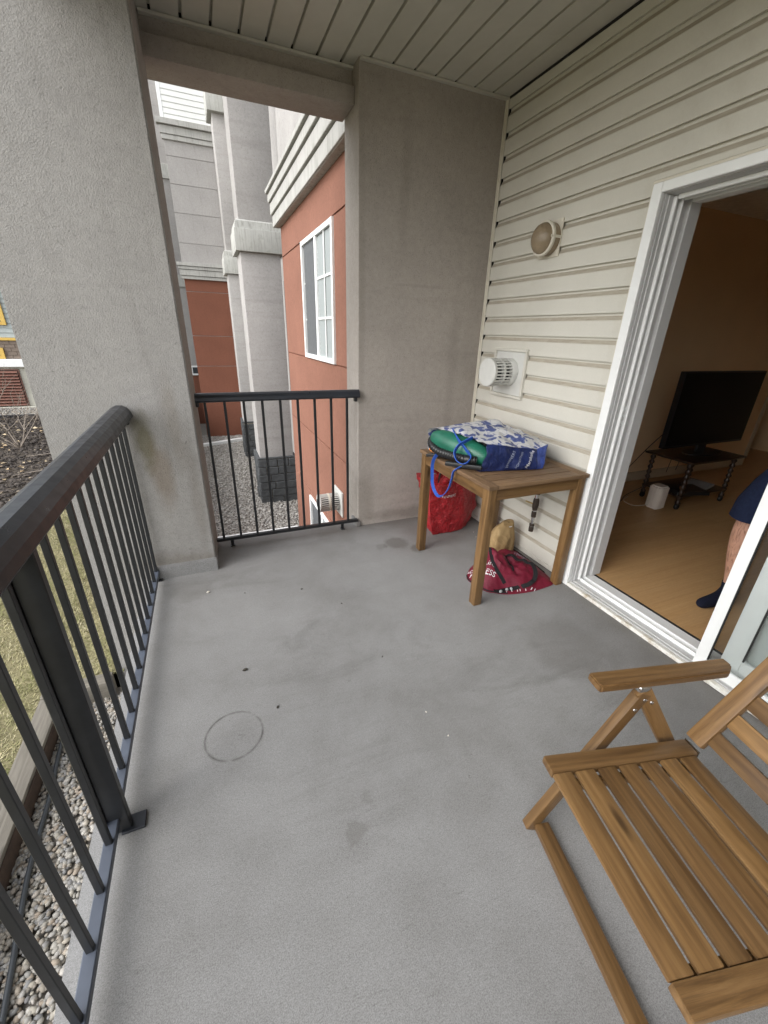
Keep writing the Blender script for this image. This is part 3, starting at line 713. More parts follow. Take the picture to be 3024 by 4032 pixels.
def panel(name, x0, x1, y0, y1, z0, z1, st, rl, gmat, lab=None):
    p = box(name, (x0, y1-st, z0), (x1, y1, z1), TW, dr, .004, seg=2)
    if lab: p['label'] = lab
    box('stile', (x0, y0, z0), (x1, y0+st, z1), TW, p, .003)
    box('bottom_rail', (x0+.001, y0+st, z0), (x1-.001, y1-st, z0+rl), TW, p, .003)
    box('top_rail', (x0+.001, y0+st, z1-rl), (x1-.001, y1-st, z1), TW, p, .003)
    xm = (x0+x1)/2
    box('pane', (xm-.003, y0+st-.004, z0+rl-.004), (xm+.003, y1-st+.004, z1-rl+.004), gmat, p, 0)
    box('gasket', (x0-.0015, y1-st-.006, z0+rl), (x0+.006, y1-st-.0003, z1-rl), M_['dark'], p, 0)
    return p
panel('screen_panel', 1.998, 2.020, -.235, .828, .034, 2.046, .050, .055, M_['glass'])
panel('glass_panel', 2.058, 2.0815, -.24, .755, .050, 2.044, .075, .09, M_['glass'])
panel('glass_panel', 2.099, 2.135, -.25, .70, .050, 2.044, .085, .10, M_['glass'])

# ============================================================ ROOM BEHIND THE DOOR
IZ = .046
fl2 = box('room_floor', (2.18, -2.5, -.05), (9.0, 5.0, IZ-.006), M_['darkwood'], None, 0)
tag(fl2, kind='structure')
rp = random.Random(5)
y = -.6; row = 0
while y < 3.3:
    x = 2.181-rp.random()*.9
    while x < 7.2:
        x1 = x+1.2
        if x1 > 2.2:
            box('floor_plank', (max(x, 2.181)+.0002, y+.0002, IZ-.0055), (x1-.0002, y+.1198, IZ), M_['laminate'], fl2, .0004)
        x = x1
    y += .12; row += 1
iw = empty('room_wall', (4.2, 2.9, IZ), 0, 'dim beige wall of the room behind the television', 'wall')
box('wall_face', (2.2, 2.872, -.05), (6.10, 3.12, 2.5), M_['beigewall'], iw, .003)
box('wall_face', (2.181, 1.66, -.05), (2.26, 2.8715, 2.5), M_['beigewall'], iw, 0)
box('baseboard', (2.262, 2.852, IZ+.0005), (6.10, 2.8715, IZ+.10), M_['basebd'], iw, .004)
box('baseboard', (6.101, 2.853, IZ+.0005), (6.112, 3.12, IZ+.10), M_['basebd'], iw, .003)
box('door_casing', (6.10, 2.86, IZ+.101), (6.16, 3.13, 2.12), M_['basebd'], iw, .004)
ro = empty('room_shell', (5.5, .5, IZ), 0, 'ceiling and hidden walls of the unlit room inside', 'wall')
box('ceiling', (2.181, -2.6, 2.5), (9.1, 5.1, 2.6), M_['roomceil'], ro, 0)
box('far_wall', (7.25, -2.6, -.05), (7.4, 5.1, 2.4995), M_['beigewall'], ro, 0)
box('hall_wall', (6.0, 4.6, -.05), (7.249, 4.7, 2.4995), M_['beigewall'], ro, 0)
box('hall_wall', (6.0, 3.121, -.05), (6.1, 4.599, 2.4995), M_['beigewall'], ro, 0)
box('near_wall', (2.181, -2.6, -.05), (7.249, -2.5, 2.4995), M_['beigewall'], ro, 0)
box('front_wall', (2.181, -2.499, -.05), (2.26, -.28, 2.4995), M_['beigewall'], ro, 0)
box('front_header', (2.2005, -.2795, 2.12), (2.26, 1.6595, 2.4995), M_['beigewall'], ro, 0)
# television cart with turned posts on casters
ct = empty('television_cart', (4.12, 2.31, IZ), 0, 'dark wooden two tier cart on casters carrying the television', 'cart')
box('top_shelf', (3.74, 2.09, .482), (4.50, 2.53, .502), M_['darkwood'], ct, .006, seg=2)
box('lower_shelf', (3.78, 2.12, .165), (4.45, 2.50, .182), M_['darkwood'], ct, .005, seg=2)
for xx in (3.80, 4.43):
    for yy in (2.14, 2.48):
        pr = []
        for i in range(33):
            z = .10+.382*i/32; r_ = .018+.006*math.sin(i*1.55)
            pr.append((r_, z))
        lathe('turned_post', pr, Matrix.Translation((xx, yy, 0)), M_['darkwood'], ct, 12, 60)
        c_ = lathe('caster', [(.004, -.011), (.025, -.011), (.028, -.006), (.028, .006), (.025, .011), (.004, .011)], Matrix.Translation((xx, yy, IZ+.028)) @ Matrix.Rotation(R(90), 4, 'X'), M_['blackplastic'], ct, 16)
        box('caster_fork', (xx-.012, yy-.016, IZ+.03), (xx+.012, yy+.016, .105), M_['blackplastic'], c_, .002)
tv = empty('television', (4.20, 2.31, .502), 0, 'large black flat screen television standing on the cart', 'television')
box('screen_body', (3.645, 2.315, .575), (4.775, 2.36, 1.225), M_['blackplastic'], tv, .006, seg=2)
box('screen', (3.660, 2.3125, .595), (4.760, 2.3155, 1.212), M_['screen'], tv, .001)
box('stand_neck', (4.15, 2.325, .505), (4.27, 2.350, .58), M_['blackplastic'], tv, .004)
prism('stand_base', [(4.21+.24*math.cos(a), 2.31+.11*math.sin(a)) for a in np.linspace(0, 2*math.pi, 24, endpoint=False)], .5035, .512, M_['blackplastic'], tv, .002)
md = prism('wireless_router', [(3.655+.062*math.copysign(abs(math.cos(a))**.5, math.cos(a)), 2.245+.062*math.copysign(abs(math.sin(a))**.5, math.sin(a))) for a in np.linspace(0, 2*math.pi, 28, endpoint=False)], IZ+.001, IZ+.215, M_['modem'], None, .012)
tag(md, 'pale rounded tower router on the wooden floor left of the cart', 'router')
for i, (a, b, c, d_, m, l) in enumerate(((3.95, 2.2, .30, .22, 'blackplastic', 'dark media box on the lower shelf of the cart'), (4.22, 2.26, .28, .2, 'paper', 'grey folder of papers on the lower shelf of the cart'))):
    F = Matrix.Translation((a, b, .183)) @ Matrix.Rotation((-.35, .25)[i], 4, 'Z')
    tag(box(('media_box', 'paper_folder')[i], (-c/2, -d_/2, .0005), (c/2, d_/2, .036-.014*i), M_[m], None, .003, F), l, ('media box', 'folder')[i])
tag(tube('power_cable', spline([(3.73, 2.36, .75), (3.62, 2.42, .58), (3.55, 2.55, .30), (3.42, 2.62, .08), (3.2, 2.72, IZ+.006), (3.02, 2.80, .12), (2.86, 2.84, .30)], 7), .004, M_['blackplastic']), 'black cable looping from the television to the wall', 'cable')
tag(tube('power_cable', spline([(3.78, 2.46, .17), (3.66, 2.54, .06), (3.45, 2.45, IZ+.005), (3.28, 2.55, IZ+.005), (3.1, 2.75, .09), (2.9, 2.85, .33)], 7), .004, M_['blackplastic']), 'black cable lying on the floor beside the router', 'cable')
tag(tube('router_cord', spline([(3.60, 2.27, .07), (3.50, 2.33, IZ+.005), (3.52, 2.45, IZ+.005), (3.66, 2.52, IZ+.006)], 7), .0035, M_['ivory']), 'ivory cord leaving the back of the router', 'cable')
tag(tube('hanging_lead', spline([(3.98, 2.42, .480), (3.975, 2.42, .40), (3.96, 2.42, .30)], 5), .003, M_['blackplastic']), 'black lead hanging under the cart top, nearer the router', 'cable')
tag(tube('hanging_lead', spline([(4.06, 2.40, .480), (4.07, 2.40, .40), (4.055, 2.40, .32)], 5), .003, M_['blackplastic']), 'black lead hanging under the cart top, nearer its middle', 'cable')

# ============================================================ COURTYARD BUILDINGS
# --- terracotta wing with window
XR = 1.15
rb = empty('terracotta_building', (2.2, 4.8, GZ), 0, 'terracotta stucco wing with a white sash window beyond the end railing', 'building')
box('wall_core', (XR+.012, 3.14, GZ-.06), (4.5, 6.358, 2.7), M_['terra_d'], rb, 0)
WY0, WY1, WZ0, WZ1 = 3.935, 5.165, 1.165, 2.322
LY0, LY1, LZ0, LZ1 = 4.0, 5.33, -1.62, -.655
J = .006
def wp_(y0, y1, z0, z1): box('wall_panel', (XR, y0, z0), (XR+.0118, y1, z1), M_['terra'], rb, .003)
wp_(3.141, 6.37, 2.330+J, 2.68)
wp_(3.141, WY0, 1.160+J, 2.330-J); wp_(WY1, 6.37, 1.160+J, 2.330-J)
wp_(3.141, 6.37, .275+J, 1.160-J)
wp_(3.141, 6.37, -.600+J, .275-J)
wp_(3.141, LY0, GZ-.05, -.600-J); wp_(LY1, 6.37, GZ-.05, -.600-J); wp_(LY0, LY1, LZ1, -.600-J); wp_(LY0, LY1, GZ-.05, LZ0)
box('corner_panel', (XR+.0005, 6.359, GZ-.05), (4.5, 6.3705, 2.68), M_['terra'], rb, 0)
for (px, z0, z1) in ((.085, 2.665, 2.785), (.105, 2.797, 2.915), (.125, 2.927, 3.010), (.150, 3.022, 3.065)):
    box('cornice_band', (XR-px, 3.141, z0), (XR+.05, 6.37+px*.8, z1), M_['cornice'], rb, .004)
box('cornice_core', (XR-.07, 3.1412, 2.66), (XR+.0495, 6.37+.05, 3.06), M_['cornice'], rb, 0)
box('upper_wall', (XR+.02, 3.1405, 3.066), (4.5, 6.365, 7.4), M_['stucco_far'], rb, .004)
def sash(parent, x, y0, y1, z0, z1, sill=True):
    """horizontal slider: outer frame, far screened half, near half with a muntin grid and blinds"""
    t = .045; ym = (y0+y1)/2
    f = box('window', (x-.022, y0, z0), (x+.02, y0+t, z1), M_['trimwhite'], parent, .003)
    box('frame', (x-.022, y1-t, z0), (x+.02, y1, z1), M_['trimwhite'], f, .003)
    box('frame', (x-.0215, y0+t, z0), (x+.02, y1-t, z0+t), M_['trimwhite'], f, .003)
    box('frame', (x-.0215, y0+t, z1-t), (x+.02, y1-t, z1), M_['trimwhite'], f, .003)
    box('mullion', (x-.018, ym-.03, z0+t), (x+.018, ym+.03, z1-t), M_['trimwhite'], f, .003)
    box('pane', (x+.006, y0+t, z0+t), (x+.010, y1-t, z1-t), M_['glassdark'], f, 0)
    for k in range(24):
        zz = z0+t+.004+(z1-z0-2*t-.008)*k/24
        bar('blind_slat', (x+.0035, y0+t+.004, zz+.018), (x+.0035, ym-.031, zz+.018), (z1-z0-2*t)/24*1.0, .0012, M_['blind'], f, up=(1, 0, .06), bev=0, seg=1)
    yy = (y0+t+ym-.03)/2
    box('muntin', (x-.009, yy-.011, z0+t), (x-.0015, yy+.011, z1-t), M_['trimwhite'], f, .001)
    for q in (1/3, 2/3):
        zq = z0+t+(z1-z0-2*t)*q
        box('muntin', (x-.0085, y0+t, zq-.011), (x-.0015, ym-.03, zq+.011), M_['trimwhite'], f, .001)
        box('muntin', (x+.002, ym+.03, zq-.007), (x+.0055, y1-t, zq+.007), M_['trimgrey'], f, .001)
    box('screen', (x-.003, ym+.031, z0+t), (x+.001, y1-t-.06, z1-t), M_['insect'], f, 0)
    return f
sash(rb, XR, WY0, WY1, WZ0, WZ1)
sash(rb, XR, LY0, LY1, LZ0, LZ1)
# bath-fan style vent on the lower wall
Mq = Matrix.Translation((XR, 3.90, -.20)) @ Matrix.Rotation(R(-90), 4, 'Y')
v2 = empty('flue_vent', (XR, 3.9, -.37), 0, 'round flue vent low on the terracotta wall below the railing', 'vent')
box('plate_frame', (XR-.02, 3.755, -.335), (XR-.001, 4.045, -.065), M_['whitevent'], v2, .004)
lathe('core', [(.05, .018), (.05, .24)], Mq, M_['dark'], v2, 28)
lathe('middle_ring', [(.075, .115), (.094, .115), (.096, .125), (.094, .135), (.075, .135)], Mq, M_['cream'], v2, 36)
lathe('cap', [(.08, .215), (.093, .215), (.095, .222), (.094, .232), (.03, .238)], Mq, M_['whitevent'], v2, 36)
fv = []; ff = []
for z0, z1 in ((.02, .115), (.135, .215)):
    for k in range(26):
        a = 2*math.pi*k/26; cs, sn = math.cos(a), math.sin(a); b0 = len(fv)
        for zz in (z0, z1):
            for rr, tt in ((.086, -.005), (.092, -.005), (.092, .005), (.086, .005)): fv.append(Mq @ Vector((rr*cs-tt*sn, rr*sn+tt*cs, zz)))
        ff += [(b0, b0+1, b0+5, b0+4), (b0+1, b0+2, b0+6, b0+5), (b0+2, b0+3, b0+7, b0+6), (b0+3, b0, b0+4, b0+7)]
tag(mesh('grille_fins', fv, ff, M_['whitevent'], v2), kind='stuff')

# --- pillars with stone bases
def pillar(x0, x1, y0, dep, capz, base_top, label):
    e = empty('building_pillar', ((x0+x1)/2, y0+dep/2, GZ-.05), 0, label, 'pillar', 'stucco pillars with stone bases along the courtyard')
    box('shaft', (x0, y0, base_top-.1), (x1, y0+dep, capz[0]), M_['stucco_far'], e, .012, seg=2)
    pb = box('stone_base', (x0-.022, y0-.022, GZ-.06), (x1+.022, y0+dep+.022, base_top-.012), M_['mortar'], e, 0)
    box('base_ledge', (x0-.052, y0-.052, base_top-.011), (x1+.052, y0+dep+.052, base_top+.018), M_['stone'], e, .004)
    rr = random.Random(int(y0*10)); z = GZ-.03; row = 0
    while z < base_top-.05:
        h_ = min(.152, base_top-.012-z)
        for side in (0, 1):
            a0, a1 = (x0-.05, x1+.05) if side == 0 else (y0-.022, y0+dep+.05)
            a = a0; first = True
            while a < a1-.02:
                L = rr.choice((.15, .22, .3, .36)); b_ = min(a+L, a1)
                if a1-b_ < .09: b_ = a1
                o = rr.uniform(.022, .04)
                g_ = .005
                if side == 0: lo, hi = (a+g_, y0-.022-o, z+g_), (b_-g_, y0-.020, z+h_-g_)
                else: lo, hi = (x0-.022-o, a+g_, z+g_), (x0-.020, b_-g_, z+h_-g_)
                box('stone', lo, hi, M_['stone'], pb, .008)
                a = b_
        z += h_; row += 1
    for z0, z1 in [capz[:2]]+([capz[2:]] if len(capz) > 2 else []):
        box('cap', (x0-.065, y0-.065, z0), (x1+.065, y0+dep+.065, z1-.12), M_['capstone'], e, .008, seg=2)
        V = []
        for zz, g_ in ((z1-.119, .05), (z1-.02, .035), (z1, .01)):
            V += [(x0-g_, y0-g_, zz), (x1+g_, y0-g_, zz), (x1+g_, y0+dep+g_, zz), (x0-g_, y0+dep+g_, zz)]
        Fc = [(3, 2, 1, 0), (8, 9, 10, 11)]+[(a+b, a+(b+1) % 4, a+(b+1) % 4+4, a+b+4) for a in (0, 4) for b in range(4)]
        mesh('cap_moulding', V, Fc, M_['capstone'], e)
    tops = [capz[1], capz[2] if len(capz) > 2 else 7.5]
    box('upper_shaft', (x0+.02, y0+.02, tops[0]), (x1-.03, y0+dep-.02, tops[1]), M_['stucco_far'], e, .012, seg=2)
    if len(capz) > 2: box('upper_shaft', (x0+.05, y0+.05, capz[3]), (x1-.06, y0+dep-.05, 7.5), M_['stucco_far'], e, .012, seg=2)
pillar(.765, 1.395, 7.90, .62, (2.575, 3.0), -.82, 'grey stucco pillar with dark stone base nearest the terracotta wing')
pillar(.785, 1.38, 11.36, .55, (2.60, 3.06, 5.45, 6.0), -.80, 'grey stucco pillar with dark stone base standing against the far wall')
# --- recessed wing behind the nearer pillar
rc = empty('recessed_wing', (2.6, 9.6, GZ), 0, 'recessed shaded building wing glimpsed between pillar and terracotta corner', 'building')
box('wall_face', (1.62, 8.6, GZ-.06), (4.5, 13.9, 7.4), M_['stucco_far'], rc, .004)
for z0 in (2.72, 2.84, 2.96): box('cornice_band', (1.56, 8.53, z0), (1.7, 13.8, z0+.10), M_['cornice'], rc, .004)
box('opening', (1.60, 8.58, .2), (1.66, 8.9, 2.3), M_['glassdark'], rc, .003)
# --- far wall
YF = 14.0
fb = empty('far_building', (.7, 14.6, GZ), 0, 'far building end with red base, grey stucco middle and pale siding', 'building')
def fp(n_, z0, z1, m, x0=-.185, y=YF): return box(n_, (x0, y, z0), (1.7, y+.012, z1), M_[m], fb, .003)
box('wall_core', (-.184, YF+.0125, GZ-.06), (1.7, 17.5, 7.6), M_['stucco_far'], fb, 0)
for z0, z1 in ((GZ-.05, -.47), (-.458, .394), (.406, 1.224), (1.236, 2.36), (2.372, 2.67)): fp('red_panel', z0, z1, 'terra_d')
for z0, z1 in ((3.05, 3.5), (3.512, 4.164), (4.176, 4.774), (4.786, 5.344), (5.356, 5.68)): fp('grey_panel', z0, z1, 'stucco_far')
for (pr, z0, z1) in ((.06, 2.665, 2.74), (.085, 2.748, 2.885), (.105, 2.893, 2.965), (.13, 2.973, 3.05)):
    box('cornice_band', (-.185-pr, YF-pr, z0), (1.7, YF+.05, z1), M_['cornice'], fb, .004)
for (pr, z0, z1) in ((.04, 5.665, 5.76), (.06, 5.768, 5.93), (.12, 5.938, 6.05)):
    box('cornice_band', (-.185-pr, YF-pr, z0), (1.7, YF+.05, z1), M_['cornice'], fb, .004)
z = 6.055
while z < 7.55:
    extr('siding_board', [(YF+.0, z), (YF-.018, z), (YF-.012, z+.075), (YF-.004, z+.112), (YF, z+.112)], 'X', -.11, 1.02, M_['farsiding'], fb)
    z += .1135
box('corner_trim', (-.19, YF-.022, 6.055), (-.112, YF+.0, 7.55), M_['trimwhite'], fb, .003)
box('corner_trim', (1.02, YF-.024, 6.055), (1.09, YF+.0, 7.55), M_['trimwhite'], fb, .003)
# --- pilaster farther off
dbd = empty('distant_building', (-.05, 16.9, GZ), 0, 'distant grey pilaster and red base seen left of the far wall', 'building')
box('shaft', (-.42, 16.2, -.06), (-.19, 16.9, 7.6), M_['stucco_far'], dbd, .01)
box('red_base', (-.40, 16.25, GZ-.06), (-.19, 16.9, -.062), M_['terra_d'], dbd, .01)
box('window_frame', (-.43, 16.18, -.06), (-.185, 16.198, .25), M_['trimwhite'], dbd, .004)
box('window_pane', (-.37, 16.17, .0), (-.2, 16.179, .2), M_['glassdark'], dbd, 0)
for z0, z1 in ((2.62, 2.95), (5.4, 5.75)):
    box('cap', (-.47, 16.15, z0), (-.185, 16.95, z1), M_['capstone'], dbd, .01)
box('upper_balcony', (-.62, 17.3, 5.2), (-.2, 18.5, 7.6), M_['stucco_far'], dbd, .01)
# --- white edgings lying in the gravel
tag(box('white_edging', (-.75, 6.34, GZ-.05), (1.15, 6.50, -1.66), M_['trimwhite'], None, .008), 'white edging strip in the gravel just beyond the balcony end', 'garden edging')
F = Matrix.Translation((.2, 13.0, 0)) @ Matrix.Rotation(R(22), 4, 'Z')
tag(box('white_edging', (-1.0, -.06, GZ-.05), (.75, .06, -1.64), M_['trimwhite'], None, .008, F), 'white edging strip in the gravel at the foot of the far red wall', 'garden edging')

# --- neighbour across the lawn
NY = 13.73
nb = empty('neighbour_building', (-7, 14.5, -.65), 0, 'neighbouring building with ochre trimmed windows and a brown louver', 'building')
box('foundation', (-14, NY, -.75), (-2.6, 18, .38), M_['nfound'], nb, .01)
box('footing', (-14, NY-.12, -.75), (-2.6, NY-.001, -.56), M_['nfound'], nb, .015)
lf = box('louver_frame', (-6.0, NY-.03, -.55), (-4.37, NY-.001, .36), M_['brown'], nb, .004)
for k in range(12):
    z = -.53+k*.0725
    bar('louver_slat', (-5.97, NY-.055, z+.03), (-4.40, NY-.055, z+.03), .085, .012, M_['brown'], lf, up=(0, -.62, .78), bev=.002, seg=1)
box('louver_recess', (-5.975, NY-.034, -.53), (-4.395, NY-.0305, .34), M_['dark'], lf, 0)
box('sill', (-14, NY-.10, .415), (-2.6, NY+.3, .60), M_['trimwhite'], nb, .008)
box('sill_shadow_course', (-14, NY-.03, .381), (-2.6, NY+.2, .4145), M_['nfound'], nb, .003)
box('brick_band', (-14, NY+.02, .601), (-2.6, 17, 1.03), M_['nbrick'], nb, 0)
for k in range(5):
    z = .605+k*.085; x = -6.5+.1*(k % 2)
    while x < -3.4:
        box('brick', (x+.005, NY+.008, z+.004), (x+.205, NY+.0195, z+.078), M_['nbrick'], nb, .003); x += .21
box('belt_trim', (-14, NY-.03, 1.031), (-2.6, NY+.2, 1.095), M_['yellow'], nb, .005)
box('siding_core', (-14, NY+.031, 1.096), (-2.6, 17, 7), M_['nsiding'], nb, 0)
z = 1.1
while z < 6.9:
    extr('siding_board', [(NY+.030, z), (NY+.005, z), (NY+.022, z+.112), (NY+.030, z+.112)], 'X', -12.5, -2.62, M_['nsiding'], nb); z += .11
def nwin(x0, x1, z0, z1):
    f = box('window', (x0, NY-.035, z0), (x0+.09, NY+.004, z1), M_['yellow'], nb, .004)
    box('frame', (x1-.09, NY-.035, z0), (x1, NY+.004, z1), M_['yellow'], f, .004)
    box('frame', (x0+.09, NY-.034, z0), (x1-.09, NY+.004, z0+.07), M_['yellow'], f, .004)
    box('frame', (x0+.09, NY-.034, z1-.08), (x1-.09, NY+.004, z1), M_['yellow'], f, .004)
    box('pane', (x0+.09, NY-.012, z0+.07), (x1-.09, NY-.006, z1-.08), M_['glassdark'], f, 0)
nwin(-5.6, -4.33, 1.38, 2.9); nwin(-5.3, -4.55, .605, .86); nwin(-7.6, -6.4, 1.38, 2.9); nwin(-5.6, -4.33, 4.2, 5.7); nwin(-7.6, -6.4, 4.2, 5.7); nwin(-9.8, -8.6, 1.38, 2.9); nwin(-9.8, -8.6, 4.2, 5.7)
# bare shrub in the planting bed
sh = empty('bare_shrub', (-3.2, 9.0, -.6), 0, 'leafless grey shrub with thin twigs in front of the neighbouring building', 'shrub')
rs = random.Random(11)
tv_, tf_ = [], []
def twig(p, d, L, r, lvl):
    pts = [p]; dd = d.copy()
    for k in range(5):
        dd = (dd+Vector((rs.uniform(-.22, .22), rs.uniform(-.22, .22), rs.uniform(-.12, .12)))).normalized()
        pts.append(pts[-1]+dd*L/5)
    V, Fc = sweep(pts, circ(r, 5), scale=[1-.13*k for k in range(6)])
    b = len(tv_); tv_.extend(V); tf_.extend([tuple(i+b for i in f) for f in Fc])
    if lvl < 3:
        for k in range(3 if lvl else 3):
            q = pts[rs.randint(2, 5)]
            nd = (dd+Vector((rs.uniform(-.9, .9), rs.uniform(-.9, .9), rs.uniform(-.3, .6)))).normalized()
            twig(q, nd, L*rs.uniform(.5, .75), r*.6, lvl+1)
for k in range(7):
    a = k*.9
    twig(Vector((-3.2, 9.0, -.6)), Vector((math.cos(a)*.6-.15, math.sin(a)*.4, .75)).normalized(), rs.uniform(.7, 1.1), .011, 0)
mesh('branches', tv_, tf_, M_['twig'], sh, sm=60)
for k, (x, y, a, L) in enumerate(((-2.75, 7.2, .35, .9), (-2.35, 6.6, .15, 1.1), (-2.9, 8.3, .1, .8))):
    tag(tube('fallen_twig', spline([(x, y, -.575), (x+L*.4*math.cos(a), y+L*.4*math.sin(a), -.56), (x+L*math.cos(a), y+L*math.sin(a), -.575)], 5), .006, M_['twig'], n=6), ('pale fallen twig on the mulch, the middle one', 'pale fallen twig on the mulch nearest the lawn', 'pale fallen twig on the mulch farthest from the lawn')[k], 'twig')

# ============================================================ TABLE
tb = empty('wooden_table', (1.61, 1.985, 0), 0, 'small slatted acacia wood table against the siding holding the blue tote', 'table')
TX0, TX1, TY0, TY1, TZ = 1.262, 1.952, 1.598, 2.372, .745
for xx in (TX0+.010, TX1-.062):
    for yy in (TY0+.010, TY1-.062):
        box('leg', (xx, yy, .001), (xx+.052, yy+.052, TZ-.0225), M_['wood'], tb, .004, seg=2)
for yy in (TY0+.014, TY1-.038): box('apron', (TX0+.063, yy, TZ-.088), (TX1-.063, yy+.022, TZ-.0225), M_['wood'], tb, .002)
for xx in (TX0+.014, TX1-.038): box('apron', (xx, TY0+.063, TZ-.088), (xx+.022, TY1-.063, TZ-.0225), M_['wood'], tb, .002)
for xx in (TX0, TX1-.062): box('end_board', (xx, TY0, TZ-.022), (xx+.062, TY1, TZ), M_['woodtop'], tb, .003, seg=2)
ns = 9; sw_ = (TY1-TY0-8*.009)/ns
for k in range(ns):
    y = TY0+k*(sw_+.009)
    box('slat', (TX0+.0625, y, TZ-.0218), (TX1-.0625, y+sw_, TZ-.0005), M_['woodtop'], tb, .003, seg=2)
box('batten', (TX0+.30, TY0+.06, TZ-.044), (TX0+.345, TY1-.06, TZ-.0222), M_['wood'], tb, .002)

# ============================================================ FOLDING CHAIR
ch = empty('folding_chair', (.731, .535, 0), -math.atan2(.213, .977), 'slatted acacia folding armchair with reclined back at lower right', 'chair')
CF = WM[ch.name]
WD = M_['wood']; CW = .492
def P(s_, w_, z): return (s_, -w_, z)
def cbar(n_, p0, p1, wid, thk, up=(0, 0, 1), bev=.004): return bar(n_, P(*p0), P(*p1), wid, thk, WD, ch, up, bev, CF)
zs = lambda s_: .385-.06*s_
tl_ = .024
for w0 in (.026, CW-.026):
    cbar('seat_rail', (0, w0, zs(0)-tl_/2), (.468, w0, zs(.468)-tl_/2), .050, tl_, bev=.005)
    box('hinge', P(.470, w0+.024, zs(.47)-.02), P(.4735, w0-.024, zs(.47)+.003), M_['steel'], ch, 0, CF)
for (a, b) in ((.0, .0555), (.066, .1235), (.136, .1895), (.202, .2570), (.271, .3220), (.3365, .3895), (.4035, .456)):
    m = (a+b)/2; t = .012
    cbar('seat_slat', (m, .0515, zs(m)-.002-t/2), (m, CW-.0515, zs(m)-.002-t/2), b-a, t, bev=.005)
for w0 in (.064, CW-.064): cbar('seat_support', (.03, w0, zs(.03)-.040), (.45, w0, zs(.45)-.040), .020, .024, bev=.002)
bd = Vector((math.sin(R(31)), 0, math.cos(R(31)))); bn = Vector((-bd.z, 0, bd.x)); B0 = Vector((.470, 0, .372))
for w0 in (.026, CW-.026):
    a = B0+bd*.004-bn*.0; b = B0+bd*.70
    cbar('back_rail', (a.x, w0, a.z), (b.x, w0, b.z), .050, .024, up=tuple(bn), bev=.005)
for k in range(9):
    q = B0+bd*(.052+k*.073)
    cbar('back_slat', (q.x, .0515, q.z), (q.x, CW-.0515, q.z), .048, .016, up=tuple(bn), bev=.004)
for sgn, wf in ((1, lambda w_: w_), (-1, lambda w_: CW-w_)):
    # armrest, board with a rounded nose
    bm = bmesh.new()
    pl = [(.135, -.066), (.132, -.060), (.132, -.022), (.137, -.013), (.545, -.012), (.578, -.036), (.578, -.066)]
    vz = [bm.verts.new(P(a, wf(b), .583-.022*a)) for a, b in pl]; f = bm.faces.new(vz)
    r_ = bmesh.ops.extrude_face_region(bm, geom=[f])
    for v in [g for g in r_['geom'] if isinstance(g, bmesh.types.BMVert)]: v.co.z += .024
    bmesh.ops.bevel(bm, geom=list(bm.edges), offset=.004, segments=2, affect='EDGES')
    bm_obj('armrest', bm, WD, ch, CF, sm=50)
    lw = wf(-.0275)
    ld = Vector((.46, 0, 1)).normalized(); ln = (ld.z, 0, -ld.x)
    cbar('front_leg', (.040, lw, .003), (.040+.46*.545, lw, .548), .029, .036, up=ln, bev=.003)
    sd_ = Vector((-.67, 0, 1)).normalized(); sn_ = (sd_.z, 0, -sd_.x)
    cbar('rear_leg', (.652, wf(-.024), .004), (.652-.67*.556, wf(-.024), .560), .020, .046, up=sn_, bev=.003)
    box('arm_pivot', P(.262, wf(-.036), .556), P(.300, wf(-.014), .5775), M_['steel'], ch, .004, CF)
    for bs_, bz in ((.290, .528), (.317, .514)):
        lathe('bolt', [(.0065, 0), (.006, .002), (.003, .0038)], CF @ Matrix.Translation(P(bs_, wf(-.0140), bz)) @ Matrix.Rotation(R(90)*sgn, 4, 'X'), M_['steel'], ch, 12)
    lathe('bolt', [(.0065, 0), (.006, .002), (.003, .0038)], CF @ Matrix.Translation(P(.268, wf(-.0130), .494)) @ Matrix.Rotation(R(90)*sgn, 4, 'X'), M_['steel'], ch, 12)
    q = B0+bd*.27
    lathe('bolt', [(.0065, 0), (.006, .002), (.003, .0038)], CF @ Matrix.Translation(P(q.x, wf(.051), q.z)) @ Matrix.Rotation(R(90)*sgn, 4, 'X'), M_['steel'], ch, 12)
cbar('front_stretcher', (.073, -.0128, .022), (.073, CW+.0128, .022), .046, .022, bev=.003)
cbar('rear_stretcher', (.62, -.0138, .045), (.62, CW+.0138, .045), .040, .022, bev=.003)

